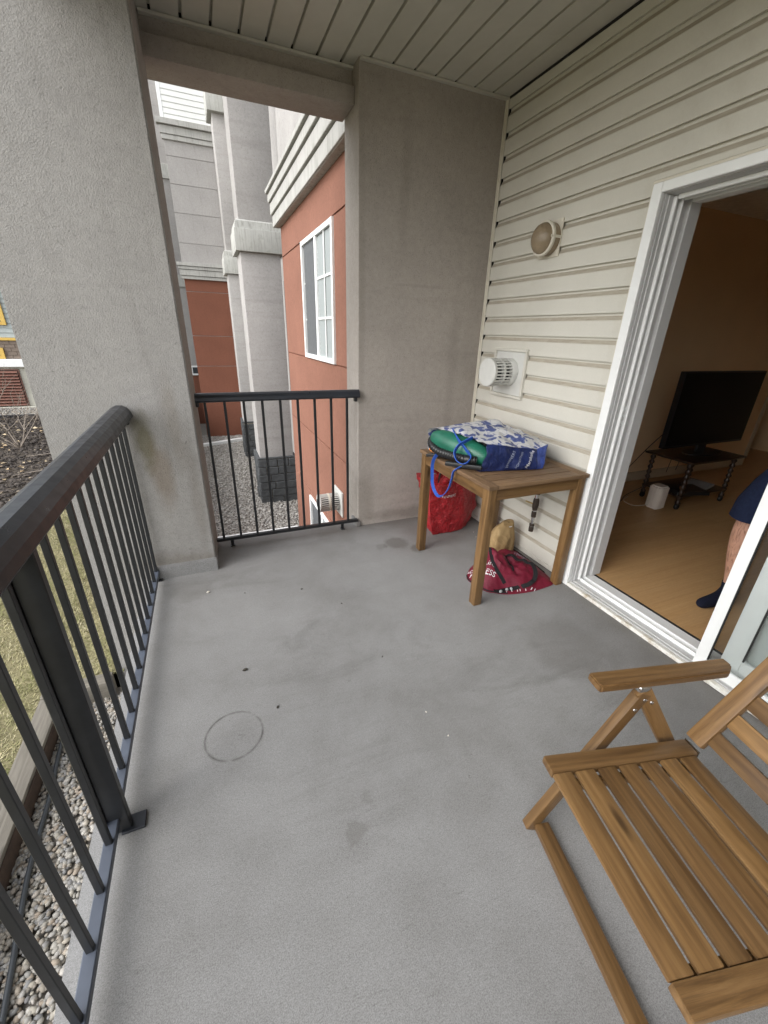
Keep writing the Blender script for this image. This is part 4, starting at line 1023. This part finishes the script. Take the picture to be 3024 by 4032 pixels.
# ============================================================ BAGS
def nz(p, f, a, o=0): return a*noise.noise(Vector((p[0]*f+o, p[1]*f, p[2]*f)))
def tote(name, stations, mats, side_m, parent, sub=8, bulge=(.012, .012, .012, 0), wr=.006, steps=14, pin_bottom=True):
    """stations: list of 4-corner rings; sides are 0-1, 1-2, 2-3, 3-0; ring interpolated smoothly"""
    rings = []
    N = len(stations)
    for i in range(steps+1):
        t = i/steps*(N-1); k = min(int(t), N-2); f = t-k
        cs = [Vector(stations[k][c]).lerp(Vector(stations[k+1][c]), f) for c in range(4)]
        cen = sum(cs, Vector())/4; ring = []
        for sdx in range(4):
            a, b = cs[sdx], cs[(sdx+1) % 4]; out = ((a+b)/2-cen).normalized()
            for j in range(sub):
                q = j/sub; p = a.lerp(b, q)
                p = p+out*bulge[sdx]*math.sin(math.pi*q)*(1 if 0 < i < steps else .6)
                ring.append((p, out, q, sdx))
        rings.append(ring)
    V = []; n = 4*sub
    for i, rg_ in enumerate(rings):
        for p, out, q, sdx in rg_:
            wgt = min(1, q*5, (1-q)*5)*.8+.2
            d_ = (nz(p, 9, wr)+nz(p, 23, wr*.55, 7)+abs(nz(p, 14, wr*.9, 3)))*wgt
            V.append(p+out*d_)
    Fc = []; mi = []
    for i in range(steps):
        for j in range(n):
            a = i*n+j; b = i*n+(j+1) % n
            Fc.append((a, b, b+n, a+n)); mi.append(side_m(j//sub, i/steps))
    base = steps*n
    Fc.append(tuple(range(base, base+n))); mi.append(side_m(4, 1))
    return mesh(name, V, Fc, None, parent, sm=70, mats=mats, mi=mi)
def lettering(body, size, org, right, up, mat, parent, name='lettering', surf=None, depth=.06, off=.0012, font_shear=0, spacing=1):
    """flat print: outlines laid on the surface below it"""
    cu = bpy.data.curves.new('txt', 'FONT'); cu.body = body; cu.size = size; cu.shear = font_shear; cu.space_character = spacing
    cu.resolution_u = 3
    to = bpy.data.objects.new('txt', cu); COL.objects.link(to)
    bpy.context.view_layer.update()
    me = bpy.data.meshes.new_from_object(to.evaluated_get(bpy.context.evaluated_depsgraph_get()))
    bpy.data.objects.remove(to); bpy.data.curves.remove(cu)
    r = Vector(right).normalized(); u = Vector(up); u = (u-r*u.dot(r)).normalized(); nn_ = r.cross(u)
    bm = bmesh.new(); bm.from_mesh(me); bpy.data.meshes.remove(me)
    bmesh.ops.triangulate(bm, faces=bm.faces); bmesh.ops.subdivide_edges(bm, edges=[e for e in bm.edges if e.calc_length() > size*.22], cuts=1)
    bmesh.ops.triangulate(bm, faces=bm.faces)
    bvh = None; miss = []
    if surf is not None:
        Mw = WM[surf.name]; vv = [Mw @ v.co for v in surf.data.vertices]
        bvh = BVHTree.FromPolygons(vv, [tuple(p.vertices) for p in surf.data.polygons])
    for v in bm.verts:
        p = Vector(org)+r*v.co.x+u*v.co.y
        if bvh:
            hit = bvh.ray_cast(p+nn_*depth, -nn_, depth*2.2)
            if hit[0] is not None: p = hit[0]+nn_*off
            else: miss.append(v)
        v.co = p
    if bvh: bmesh.ops.delete(bm, geom=miss, context='VERTS')
    bm.verts.index_update()
    V = [tuple(v.co) for v in bm.verts]; Fc = [tuple(v.index for v in f.verts) for f in bm.faces]; bm.free()
    return mesh(name, V, Fc, mat, parent)

# ---- blue floral tote on the table
bt = empty('shopping_tote', (1.6, 2.0, TZ), 0, 'blue and white floral shopping tote lying on the wooden table', 'bag')
st = [[(1.350, 1.824, .750), (1.396, 1.838, .900), (1.265, 2.27, .902), (1.285, 2.30, .765)],
      [(1.500, 1.797, .748), (1.530, 1.812, .884), (1.540, 2.28, .925), (1.500, 2.30, .750)],
      [(1.660, 1.770, .748), (1.680, 1.792, .866), (1.735, 2.26, .942), (1.700, 2.30, .750)],
      [(1.705, 1.763, .748), (1.715, 1.795, .858), (1.80, 2.24, .905), (1.78, 2.27, .750)],
      [(1.755, 1.762, .749), (1.805, 1.806, .878), (1.925, 2.10, .835), (1.90, 2.12, .750)]]
def tside(sdx, t): return 2 if sdx == 4 or (sdx == 0 and t > .73) else (0 if sdx in (0, 3) else 1)
tb_ = tote('tote_body', st, [M_['tote'], M_['floral'], M_['gusset']], tside, bt, 14, (.012, .018, .0, .0), .021, 32)
rt = Vector((.93, -.16, 0)); upv = Vector((.05, .05, .12))
dn = Vector((-.32, .08, -.1))
# prints run up the side, read from bottom to top
rt2 = Vector((.42, .0, .9)); up2 = Vector((-.9, .15, .42))
lettering('WINNERS', .022, (1.515, 1.78, .763), (.45, .0, .80), (-.9, .1, .5), M_['printdim'], bt, surf=tb_, spacing=1.12)
lettering('HOMESENSE', .017, (1.570, 1.77, .760), (.45, .0, .80), (-.9, .1, .5), M_['printdim'], bt, surf=tb_, spacing=1.1)
lettering('Marshalls', .029, (1.638, 1.765, .757), (.42, .0, .80), (-.9, .1, .48), M_['print'], bt, surf=tb_)
sp_ = ribbon('strap', spline([(1.343, 2.12, .921), (1.306, 2.0, .897), (1.317, 1.93, .856), (1.322, 1.875, .818), (1.280, 1.87, .785), (1.262, 1.92, .796), (1.262, 1.95, .837), (1.286, 1.95, .875), (1.325, 1.94, .899), (1.36, 1.93, .918)], 6), .027, M_['strapblue'], bt, (1, -.3, .3))
ribbon('strap', spline([(1.285, 2.10, .80), (1.240, 2.12, .770), (1.238, 2.15, .713), (1.246, 2.16, .650), (1.250, 2.15, .569), (1.252, 2.09, .522), (1.254, 2.03, .54), (1.252, 1.965, .607), (1.248, 1.93, .686), (1.247, 1.915, .735), (1.29, 1.90, .765)], 6), .020, M_['strapblue'], bt, (0, 1, .2))
# contents of the tote
def ellipsoid(name, c, ax, rx, ry, rz, mat, parent, n=28, m=18, pw=1.0):
    x = Vector(ax).normalized(); y = Vector((0, 0, 1)).cross(x).normalized(); z = x.cross(y)
    V = []; Fc = []
    for i in range(m+1):
        a = math.pi*i/m; ca, sa = math.cos(a), math.sin(a)**pw
        for k in range(n):
            b = 2*math.pi*k/n
            V.append(Vector(c)+x*rx*ca+y*ry*sa*math.cos(b)+z*rz*sa*math.sin(b))
    for i in range(m):
        for k in range(n): Fc.append((i*n+k, i*n+(k+1) % n, (i+1)*n+(k+1) % n, (i+1)*n+k))
    return mesh(name, V, Fc, mat, parent, sm=60)
gs = empty('green_shell', (1.36, 2.05, .78), 0, 'green plastic shell with black fittings poking out of the tote', 'container')
ellipsoid('shell', (1.352, 2.035, .838), (.15, -.36, -.055), .215, .075, .070, M_['green'], gs, pw=.6)
bar('shell_seam', (1.296, 2.16, .826), (1.372, 1.90, .797), .016, .006, M_['green'], gs, up=(-.75, -.2, .6))
box('latch', (1.285, 1.965, .775), (1.345, 2.02, .815), M_['blackplastic'], gs, .008, seg=2)
box('latch', (1.31, 1.90, .775), (1.352, 1.945, .808), M_['blackplastic'], gs, .008, seg=2)
ellipsoid('lid', (1.315, 2.225, .87), (1, .3, 0), .055, .05, .030, M_['teal'], gs)
hs_ = empty('ribbed_hose', (1.28, 2.1, .76), 0, 'black ribbed hose curled out of the mouth of the tote', 'hose')
pts = spline([(1.335, 2.25, .866), (1.276, 2.24, .840), (1.243, 2.175, .818), (1.252, 2.11, .800), (1.276, 2.04, .796), (1.295, 1.97, .796), (1.322, 1.90, .800), (1.36, 1.87, .80)], 12)
tube('hose_body', pts, .025, M_['blackplastic'], hs_, 12, [1+.10*math.sin(i*1.9) for i in range(len(pts))])
bar('handle_bar', (1.228, 1.985, .764), (1.365, 1.815, .772), .030, .026, M_['blackplastic'], hs_, bev=.008)
bar('hose_end', (1.215, 2.195, .756), (1.275, 2.115, .775), .022, .020, M_['blackplastic'], hs_, bev=.006)
bar('orange_tag', (1.2225, 2.175, .806), (1.232, 2.13, .797), .004, .024, M_['orange'], hs_, bev=.001)

# ---- red tote under the table
rbg = empty('red_tote', (1.67, 2.62, 0), 0, 'crumpled red woven shopping bag standing under the table by the end wall', 'bag')
st = [[(1.490, 2.505, .003), (1.765, 2.520, .003), (1.945, 2.70, .003), (1.60, 2.74, .003)],
      [(1.452, 2.490, .14), (1.765, 2.495, .14), (1.968, 2.66, .14), (1.545, 2.745, .14)],
      [(1.432, 2.480, .29), (1.735, 2.485, .29), (1.955, 2.66, .29), (1.505, 2.735, .29)],
      [(1.415, 2.475, .440), (1.690, 2.480, .425), (1.900, 2.64, .395), (1.425, 2.72, .455)]]
rb_ = tote('bag_body', st, [M_['redbag']], lambda a, t: 0, rbg, 14, (.014, .02, .012, .012), .026, 26)
# closed underside: bag is open at the top, lined in white
prism('bag_bottom', [(1.50, 2.515), (1.76, 2.53), (1.93, 2.69), (1.61, 2.73)], .004, .012, M_['redbag'], rbg)
lettering('WINNERS', .031, (1.508, 2.44, .325), (1, .04, -.01), (0, .05, 1), M_['print'], rbg, surf=rb_, depth=.08, spacing=1.05)
lettering('Kee', .030, (1.79, 2.55, .312), (.62, .60, .28), (-.2, .0, 1), M_['printdim'], rbg, surf=rb_, depth=.10)
ribbon('handle', spline([(1.47, 2.50, .43), (1.50, 2.49, .50), (1.56, 2.50, .515), (1.61, 2.49, .485), (1.64, 2.485, .42)], 6), .032, M_['redbag'], rbg, (0, -1, .3))
ellipsoid('knotted_handle', (1.57, 2.50, .465), (.7, 0, .8), .052, .030, .034, M_['redbag'], rbg, 18, 12)
ribbon('handle', spline([(1.42, 2.60, .45), (1.46, 2.58, .50), (1.52, 2.58, .50), (1.6, 2.62, .43)], 6), .03, M_['redbag'], rbg, (0, -1, .3))
pt = empty('packing_sheet', (1.62, 2.6, .30), 0, 'crumpled white sheet inside the red bag', 'paper')
V = []; Fc = []
for j in range(9):
    for i in range(9):
        x = 1.45+.40*i/8; y = 2.515+.15*j/8+.05*i/8
        V.append((x, y, .375+nz((x, y, 0), 14, .035)+nz((x, y, 0), 34, .018)))
for j in range(8):
    for i in range(8): Fc.append((j*9+i, j*9+i+1, j*9+i+10, j*9+i+9))
mesh('sheet', V, Fc, M_['print'], pt, sm=30)
bar('card', (1.70, 2.51, .38), (1.715, 2.512, .455), .05, .003, M_['print'], pt, up=(0, -1, .1), bev=0)
tag(tube('cable_loop', spline([(1.50, 2.535, .36), (1.497, 2.49, .47), (1.496, 2.478, .51), (1.515, 2.478, .555), (1.555, 2.50, .57), (1.60, 2.54, .50), (1.60, 2.56, .37)], 7), .0075, M_['blackplastic']), 'black cable loop sticking up out of the red bag', 'cable')

# ---- crimson sports bag on the floor
cb_ = empty('sports_bag', (1.66, 1.86, 0), 0, 'slumped crimson sports bag with black straps under the right side of the table', 'bag')
ol = spline([(1.415, 1.90, 0), (1.392, 1.84, 0), (1.425, 1.715, 0), (1.47, 1.672, 0), (1.54, 1.632, 0), (1.69, 1.606, 0), (1.82, 1.612, 0), (1.895, 1.632, 0), (1.93, 1.74, 0), (1.945, 1.95, 0), (1.93, 2.10, 0), (1.80, 2.12, 0), (1.62, 2.03, 0), (1.50, 1.98, 0)], 6, True)
def gau(x, y, cx, cy, sx, sy, a=0):
    dx, dy = x-cx, y-cy; c_, s_ = math.cos(a), math.sin(a)
    u_, v_ = dx*c_+dy*s_, -dx*s_+dy*c_
    return math.exp(-(u_/sx)**2-(v_/sy)**2)
def cz(x, y, r):
    e_ = 1-r**4
    h_ = .048*e_
    h_ += e_*(.135*gau(x, y, 1.585, 1.90, .085, .13, .35) + .055*gau(x, y, 1.50, 1.79, .08, .07) + .055*gau(x, y, 1.80, 1.84, .10, .16, .2)+.045*gau(x, y, 1.70, 1.70, .07, .06))
    h_ -= .055*e_*gau(x, y, 1.545, 1.675, .075, .022, -.12) + .05*e_*gau(x, y, 1.70, 1.88, .022, .13, .1)
    h_ += e_*(nz((x, y, 0), 14, .020)-abs(nz((x, y, 2), 19, .030))+.006+nz((x, y, 5), 45, .006))
    return max(.004, h_)
cen = Vector((1.66, 1.84, 0)); V = [(cen.x, cen.y, cz(cen.x, cen.y, 0))]; Fc = []; n = len(ol); RR = 22
for i in range(1, RR+1):
    r = i/RR
    for p in ol:
        q = cen.lerp(p, r); V.append((q.x, q.y, cz(q.x, q.y, r)))
for p in ol: V.append((p.x+.004*(cen.x-p.x), p.y, .0015))
for k in range(n): Fc.append((0, 1+k, 1+(k+1) % n))
for i in range(RR):
    for k in range(n): a = 1+i*n+k; b = 1+i*n+(k+1) % n; Fc.append((a, a+n, b+n, b))
cbody = mesh('bag_body', V, Fc, M_['crimson'], cb_, sm=60)
_bv = BVHTree.FromPolygons([WM[cbody.name] @ v.co for v in cbody.data.vertices], [tuple(p.vertices) for p in cbody.data.polygons])
def onbag(x, y, o=.004):
    h_ = _bv.ray_cast(Vector((x, y, 1)), Vector((0, 0, -1)))
    return Vector((x, y, (h_[0].z if h_[0] else 0)+o))
def drape(pts, n_=6, o=.004): return [onbag(p.x, p.y, o) for p in spline([(a, b, 0) for a, b in pts], n_)]
ribbon('zipper_band', drape([(1.60, 1.965), (1.575, 1.90), (1.545, 1.83), (1.54, 1.76), (1.56, 1.70)]), .024, M_['strapblk'], cb_)
ribbon('seam_band', drape([(1.60, 1.985), (1.655, 1.945), (1.675, 1.88), (1.672, 1.80), (1.65, 1.74)]), .010, M_['strapblk'], cb_)
ribbon('handle', [p+Vector((0, 0, .02*math.sin(math.pi*i/36))) for i, p in enumerate(drape([(1.70, 1.93), (1.735, 1.87), (1.765, 1.79), (1.79, 1.72), (1.76, 1.66), (1.70, 1.635), (1.645, 1.64)], 6))], .026, M_['strapblk'], cb_, thk=.003)
ribbon('opening_lining', drape([(1.475, 1.692), (1.52, 1.674), (1.57, 1.664), (1.63, 1.654)], 6, .003), .040, M_['strapblk'], cb_)
tube('piping', drape([(1.415, 1.90), (1.396, 1.84), (1.43, 1.72), (1.475, 1.676), (1.54, 1.638)], 8, .002), .004, M_['strapblk'], cb_)
tube('piping', drape([(1.93, 1.75), (1.942, 1.95), (1.93, 2.09), (1.80, 2.112), (1.70, 2.07)], 8, .003), .004, M_['strapblk'], cb_)
for k, (x, y) in enumerate(((1.505, 1.662), (1.552, 1.664), (1.575, 1.652))):
    ellipsoid('pale_stopper', tuple(onbag(x, y, .010)), (1, .3, .2), .012-.002*k, .009, .009, M_['paper'], cb_, 12, 8)
lettering('GoodLife', .052, (1.408, 1.935, .2), (.62, -.76, 0), (.76, .62, 0), M_['print'], cb_, surf=cbody, depth=.25, off=.0015)
lettering('FITNESS', .046, (1.405, 1.862, .2), (.62, -.76, 0), (.76, .62, 0), M_['print'], cb_, surf=cbody, depth=.25, off=.0015)
for k in range(7):
    x = 1.535+.030*k+.006*(k % 3); y = 1.648-.006*k+.003*(k % 2)
    a_, b_ = onbag(x, y-.008, .0025), onbag(x+(.004 if k < 5 else .016), y+(.002 if k < 5 else .000), .0025)
    bar('print_mark', a_, b_, .0042, .0012, M_['print'], cb_, bev=0, seg=1)
lettering('FITNESS', .034, (1.745, 1.905, .2), (.66, -.52, 0), (.52, .66, 0), M_['printdim'], cb_, surf=cbody, depth=.25)
# ---- brown paper bag
kb = empty('paper_bag', (1.83, 2.14, 0), 0, 'small crumpled brown paper bag standing behind the crimson bag', 'bag')
st = [[(1.755, 2.06, .003), (1.905, 2.05, .003), (1.925, 2.17, .003), (1.77, 2.19, .003)],
      [(1.75, 2.055, .10), (1.908, 2.05, .10), (1.93, 2.17, .10), (1.765, 2.185, .10)],
      [(1.785, 2.09, .19), (1.90, 2.07, .20), (1.92, 2.14, .20), (1.80, 2.15, .19)],
      [(1.835, 2.09, .238), (1.890, 2.08, .250), (1.895, 2.12, .250), (1.84, 2.125, .240)],
      [(1.812, 2.065, .222), (1.868, 2.05, .232), (1.870, 2.075, .236), (1.818, 2.085, .228)]]
tote('bag_body', st, [M_['kraft']], lambda a, t: 0, kb, 6, (.008, .008, .008, .008), .010, 14)
ellipsoid('torn_edge', (1.852, 2.054, .222), (.9, -.2, .1), .012, .003, .004, M_['print'], kb, 10, 6)

# ============================================================ PERSON
ps = empty('person', (2.66, .93, IZ), 0, 'person in navy shorts and navy socks standing inside behind the door', 'person')
J_ = {}
jl = [('pelvis', (2.66, .90, .97), .115), ('belly', (2.66, .85, 1.10), .125), ('chest', (2.67, .82, 1.28), .135), ('neck0', (2.67, .80, 1.43), .07), ('neck', (2.655, .80, 1.50), .053),
      ('head0', (2.645, .80, 1.58), .072), ('head1', (2.645, .80, 1.66), .088), ('head2', (2.655, .80, 1.73), .075),
      ('hipR', (2.66, .995, .93), .098), ('thighR', (2.635, 1.055, .74), .085), ('kneeR', (2.615, 1.095, .505), .060), ('calfR', (2.635, 1.085, .37), .060), ('shinR', (2.64, 1.07, .22), .043), ('ankR', (2.645, 1.058, .125), .036),
      ('heelR', (2.665, 1.055, IZ+.040), .036), ('midR', (2.56, 1.070, IZ+.042), .037), ('toeR', (2.44, 1.092, IZ+.026), .025),
      ('hipL', (2.66, .81, .93), .098), ('thighL', (2.65, .79, .74), .085), ('kneeL', (2.645, .78, .505), .060), ('calfL', (2.665, .78, .37), .060), ('shinL', (2.675, .78, .22), .043), ('ankL', (2.68, .78, .125), .036),
      ('heelL', (2.70, .78, IZ+.040), .036), ('midL', (2.60, .775, IZ+.042), .037), ('toeL', (2.48, .765, IZ+.026), .025)]
for sN, sg in (('R', 1), ('L', -1)):
    jl += [('sho'+sN, (2.67, .80+sg*.17, 1.40), .062), ('elb'+sN, (2.72, .81+sg*.20, 1.13), .043), ('wri'+sN, (2.50, .83+sg*.13, 1.04), .029), ('palm'+sN, (2.43, .83+sg*.10, 1.03), .030)]
    for f_, (dx, dz, rr) in enumerate(((-.032, -.085, .0095), (-.012, -.098, .0098), (.010, -.095, .0095), (.028, -.078, .0085))):
        jl += [('k%d%s' % (f_, sN), (2.43+dz*.35, .83+sg*.09, 1.03+dx*.8), .011), ('f%d%s' % (f_, sN), (2.43+dz, .83+sg*.06, 1.03+dx), rr)]
    jl += [('th0'+sN, (2.43, .83+sg*.085, 1.07), .012), ('th1'+sN, (2.39, .83+sg*.06, 1.095), .010)]
for k, (a, b, c) in enumerate(jl): J_[a] = k
ed = [('pelvis', 'belly'), ('belly', 'chest'), ('chest', 'neck0'), ('neck0', 'neck'), ('neck', 'head0'), ('head0', 'head1'), ('head1', 'head2')]
for sN in 'RL':
    c_ = ['pelvis']+[q+sN for q in ('hip', 'thigh', 'knee', 'calf', 'shin', 'ank', 'heel')]; ed += list(zip(c_, c_[1:])); ed += [('ank'+sN, 'mid'+sN), ('mid'+sN, 'toe'+sN)]
    ed += [('neck0', 'sho'+sN), ('sho'+sN, 'elb'+sN), ('elb'+sN, 'wri'+sN), ('wri'+sN, 'palm'+sN), ('palm'+sN, 'th0'+sN), ('th0'+sN, 'th1'+sN)]
    for f_ in range(4): ed += [('palm'+sN, 'k%d%s' % (f_, sN)), ('k%d%s' % (f_, sN), 'f%d%s' % (f_, sN))]
me = bpy.data.meshes.new('body'); me.from_pydata([b for a, b, c in jl], [(J_[a], J_[b]) for a, b in ed], [])
bo = bpy.data.objects.new('body_rig', me); COL.objects.link(bo)
bo.modifiers.new('skin', 'SKIN'); sb = bo.modifiers.new('sub', 'SUBSURF'); sb.levels = 2; sb.render_levels = 2
sk = me.skin_vertices[0].data
for k, (a, b, c) in enumerate(jl): sk[k].radius = (c, c); sk[k].use_root = (k == 0)
bpy.context.view_layer.update()
me2 = bpy.data.meshes.new_from_object(bo.evaluated_get(bpy.context.evaluated_depsgraph_get()))
bpy.data.objects.remove(bo)
bverts = [tuple(v.co) for v in me2.vertices]; bfaces = [tuple(p.vertices) for p in me2.polygons]
mesh('body', bverts, bfaces, M_['skin'], ps, sm=180)
def shell_of(name, cond, grow, mat):
    """clothing: the body's own surface, offset outwards"""
    me2.update(); use = [f for f in bfaces if all(cond(*bverts[i]) for i in f)]
    ids = sorted({i for f in use for i in f}); mp = {a: k for k, a in enumerate(ids)}
    V = []
    for i in ids:
        nv = me2.vertices[i].normal; p = Vector(bverts[i]); V.append(p+nv*grow(p))
    o = mesh(name, V, [tuple(mp[i] for i in f) for f in use], mat, ps, sm=180)
    return o
arm = lambda y: abs(y-.81) > .145
shell_of('sock', lambda x, y, z: z < .20 and y > .93, lambda p: .004, M_['sock'])
shell_of('sock', lambda x, y, z: z < .20 and y < .93, lambda p: .004, M_['sock'])
def leg_tube(name, cx, rings, mat):
    V = []; Fc = []; n = 28
    for (x, y, z, rx, ry, w_) in rings:
        for k in range(n):
            a = 2*math.pi*k/n; q = 1+w_*math.sin(a*5+z*9)
            V.append((x+rx*q*math.cos(a), y+ry*q*math.sin(a), z))
    for i in range(len(rings)-1):
        for k in range(n): Fc.append((i*n+k, i*n+(k+1) % n, (i+1)*n+(k+1) % n, (i+1)*n+k))
    return V, Fc
V1, F1 = leg_tube('', 0, [(2.625, 1.085, .60, .092, .092, .03), (2.622, 1.085, .585, .102, .102, .03), (2.63, 1.078, .68, .106, .104, .025), (2.645, 1.035, .80, .115, .11, .02), (2.66, .995, .90, .125, .10, 0)], None)
V2, F2 = leg_tube('', 0, [(2.645, .79, .60, .092, .092, .03), (2.645, .79, .585, .102, .102, .03), (2.65, .795, .68, .106, .104, .025), (2.655, .815, .80, .115, .11, .02), (2.66, .845, .90, .125, .10, 0)], None)
V3, F3 = leg_tube('', 0, [(2.66, .90, .86, .13, .185, .0), (2.66, .90, .95, .135, .18, .0), (2.66, .87, 1.06, .13, .155, 0), (2.66, .87, 1.07, .12, .14, 0)], None)
n1 = len(V1); n2 = len(V2)
mesh('shorts', V1+V2+V3, F1+[tuple(i+n1 for i in f) for f in F2]+[tuple(i+n1+n2 for i in f) for f in F3], M_['navy'], ps, sm=60)
shell_of('shirt', lambda x, y, z: 1.02 < z < 1.47 and not ((arm(y) or x < 2.53 or x > 2.79) and z < 1.22), lambda p: .014+.004*math.sin(p.z*40+p.x*20), M_['shirt'])
shell_of('hair', lambda x, y, z: z > 1.70 or (z > 1.58 and x > 2.66), lambda p: .010+abs(nz(p, 40, .006)), M_['hair'])
for sg in (-1, 1):
    ellipsoid('ear', (2.655, .80+sg*.088, 1.645), (0, .2, 1), .030, .012, .018, M_['skin'], ps, 12, 8)
    ellipsoid('eye', (2.566, .80+sg*.032, 1.665), (0, 1, 0), .013, .008, .009, M_['print'], ps, 12, 8)
ellipsoid('nose', (2.552, .80, 1.635), (-.3, 0, 1), .026, .014, .016, M_['skin'], ps, 12, 8)
ellipsoid('mouth', (2.570, .80, 1.590), (0, 1, 0), .024, .008, .007, plain('lips', (.32, .13, .10)), ps, 12, 6)

# ============================================================ SMALL THINGS ON THE FLOOR
def crumb(x, y, r, m, label, group=None, a=0.):
    o = ellipsoid('crumb', (x, y, r*.55), (math.cos(a), math.sin(a), 0), r*1.3, r*.8, r*.5, m, None, 10, 6)
    for v in o.data.vertices: v.co += Vector((nz(v.co, 200, r*.3), nz(v.co, 200, r*.3, 4), 0))
    return tag(o, label, 'crumb', group)
gL = 'dark crumbs on the balcony floor'
for k, (x, y, r, a) in enumerate(((-.007, 1.567, .009, .2), (.099, 1.306, .006, 1), (.375, 2.123, .006, .4), (.56, 1.9, .005, 2), (.62, 1.42, .004, 1), (.05, 2.2, .004, 2))):
    crumb(x, y, r, M_['crumb'], ('largest dark crumb, on the floor beyond the ring mark', 'dark crumb on the floor just right of the ring mark', 'dark crumb on the floor below the end railing, nearer the table', 'dark crumb on the floor left of the wooden table', 'dark crumb in the middle of the floor between ring mark and table', 'dark crumb on the floor below the end railing, nearer the column')[k], gL, a)
crumb(-.152, 2.282, .008, M_['seed'], 'pale seed on the floor near the column', None, .3)
for k, (x, y) in enumerate(((1.83, 2.44), (1.86, 2.38), (1.80, 2.36), (1.9, 2.46), (.70, .93), (.67, 1.06))):
    crumb(x, y, .0035, M_['seed'], 'tiny white chip on the floor under the table' if k < 4 else 'tiny white chip on the floor in front of the chair', 'white chips under the table' if k < 4 else 'white chips before the chair', k)
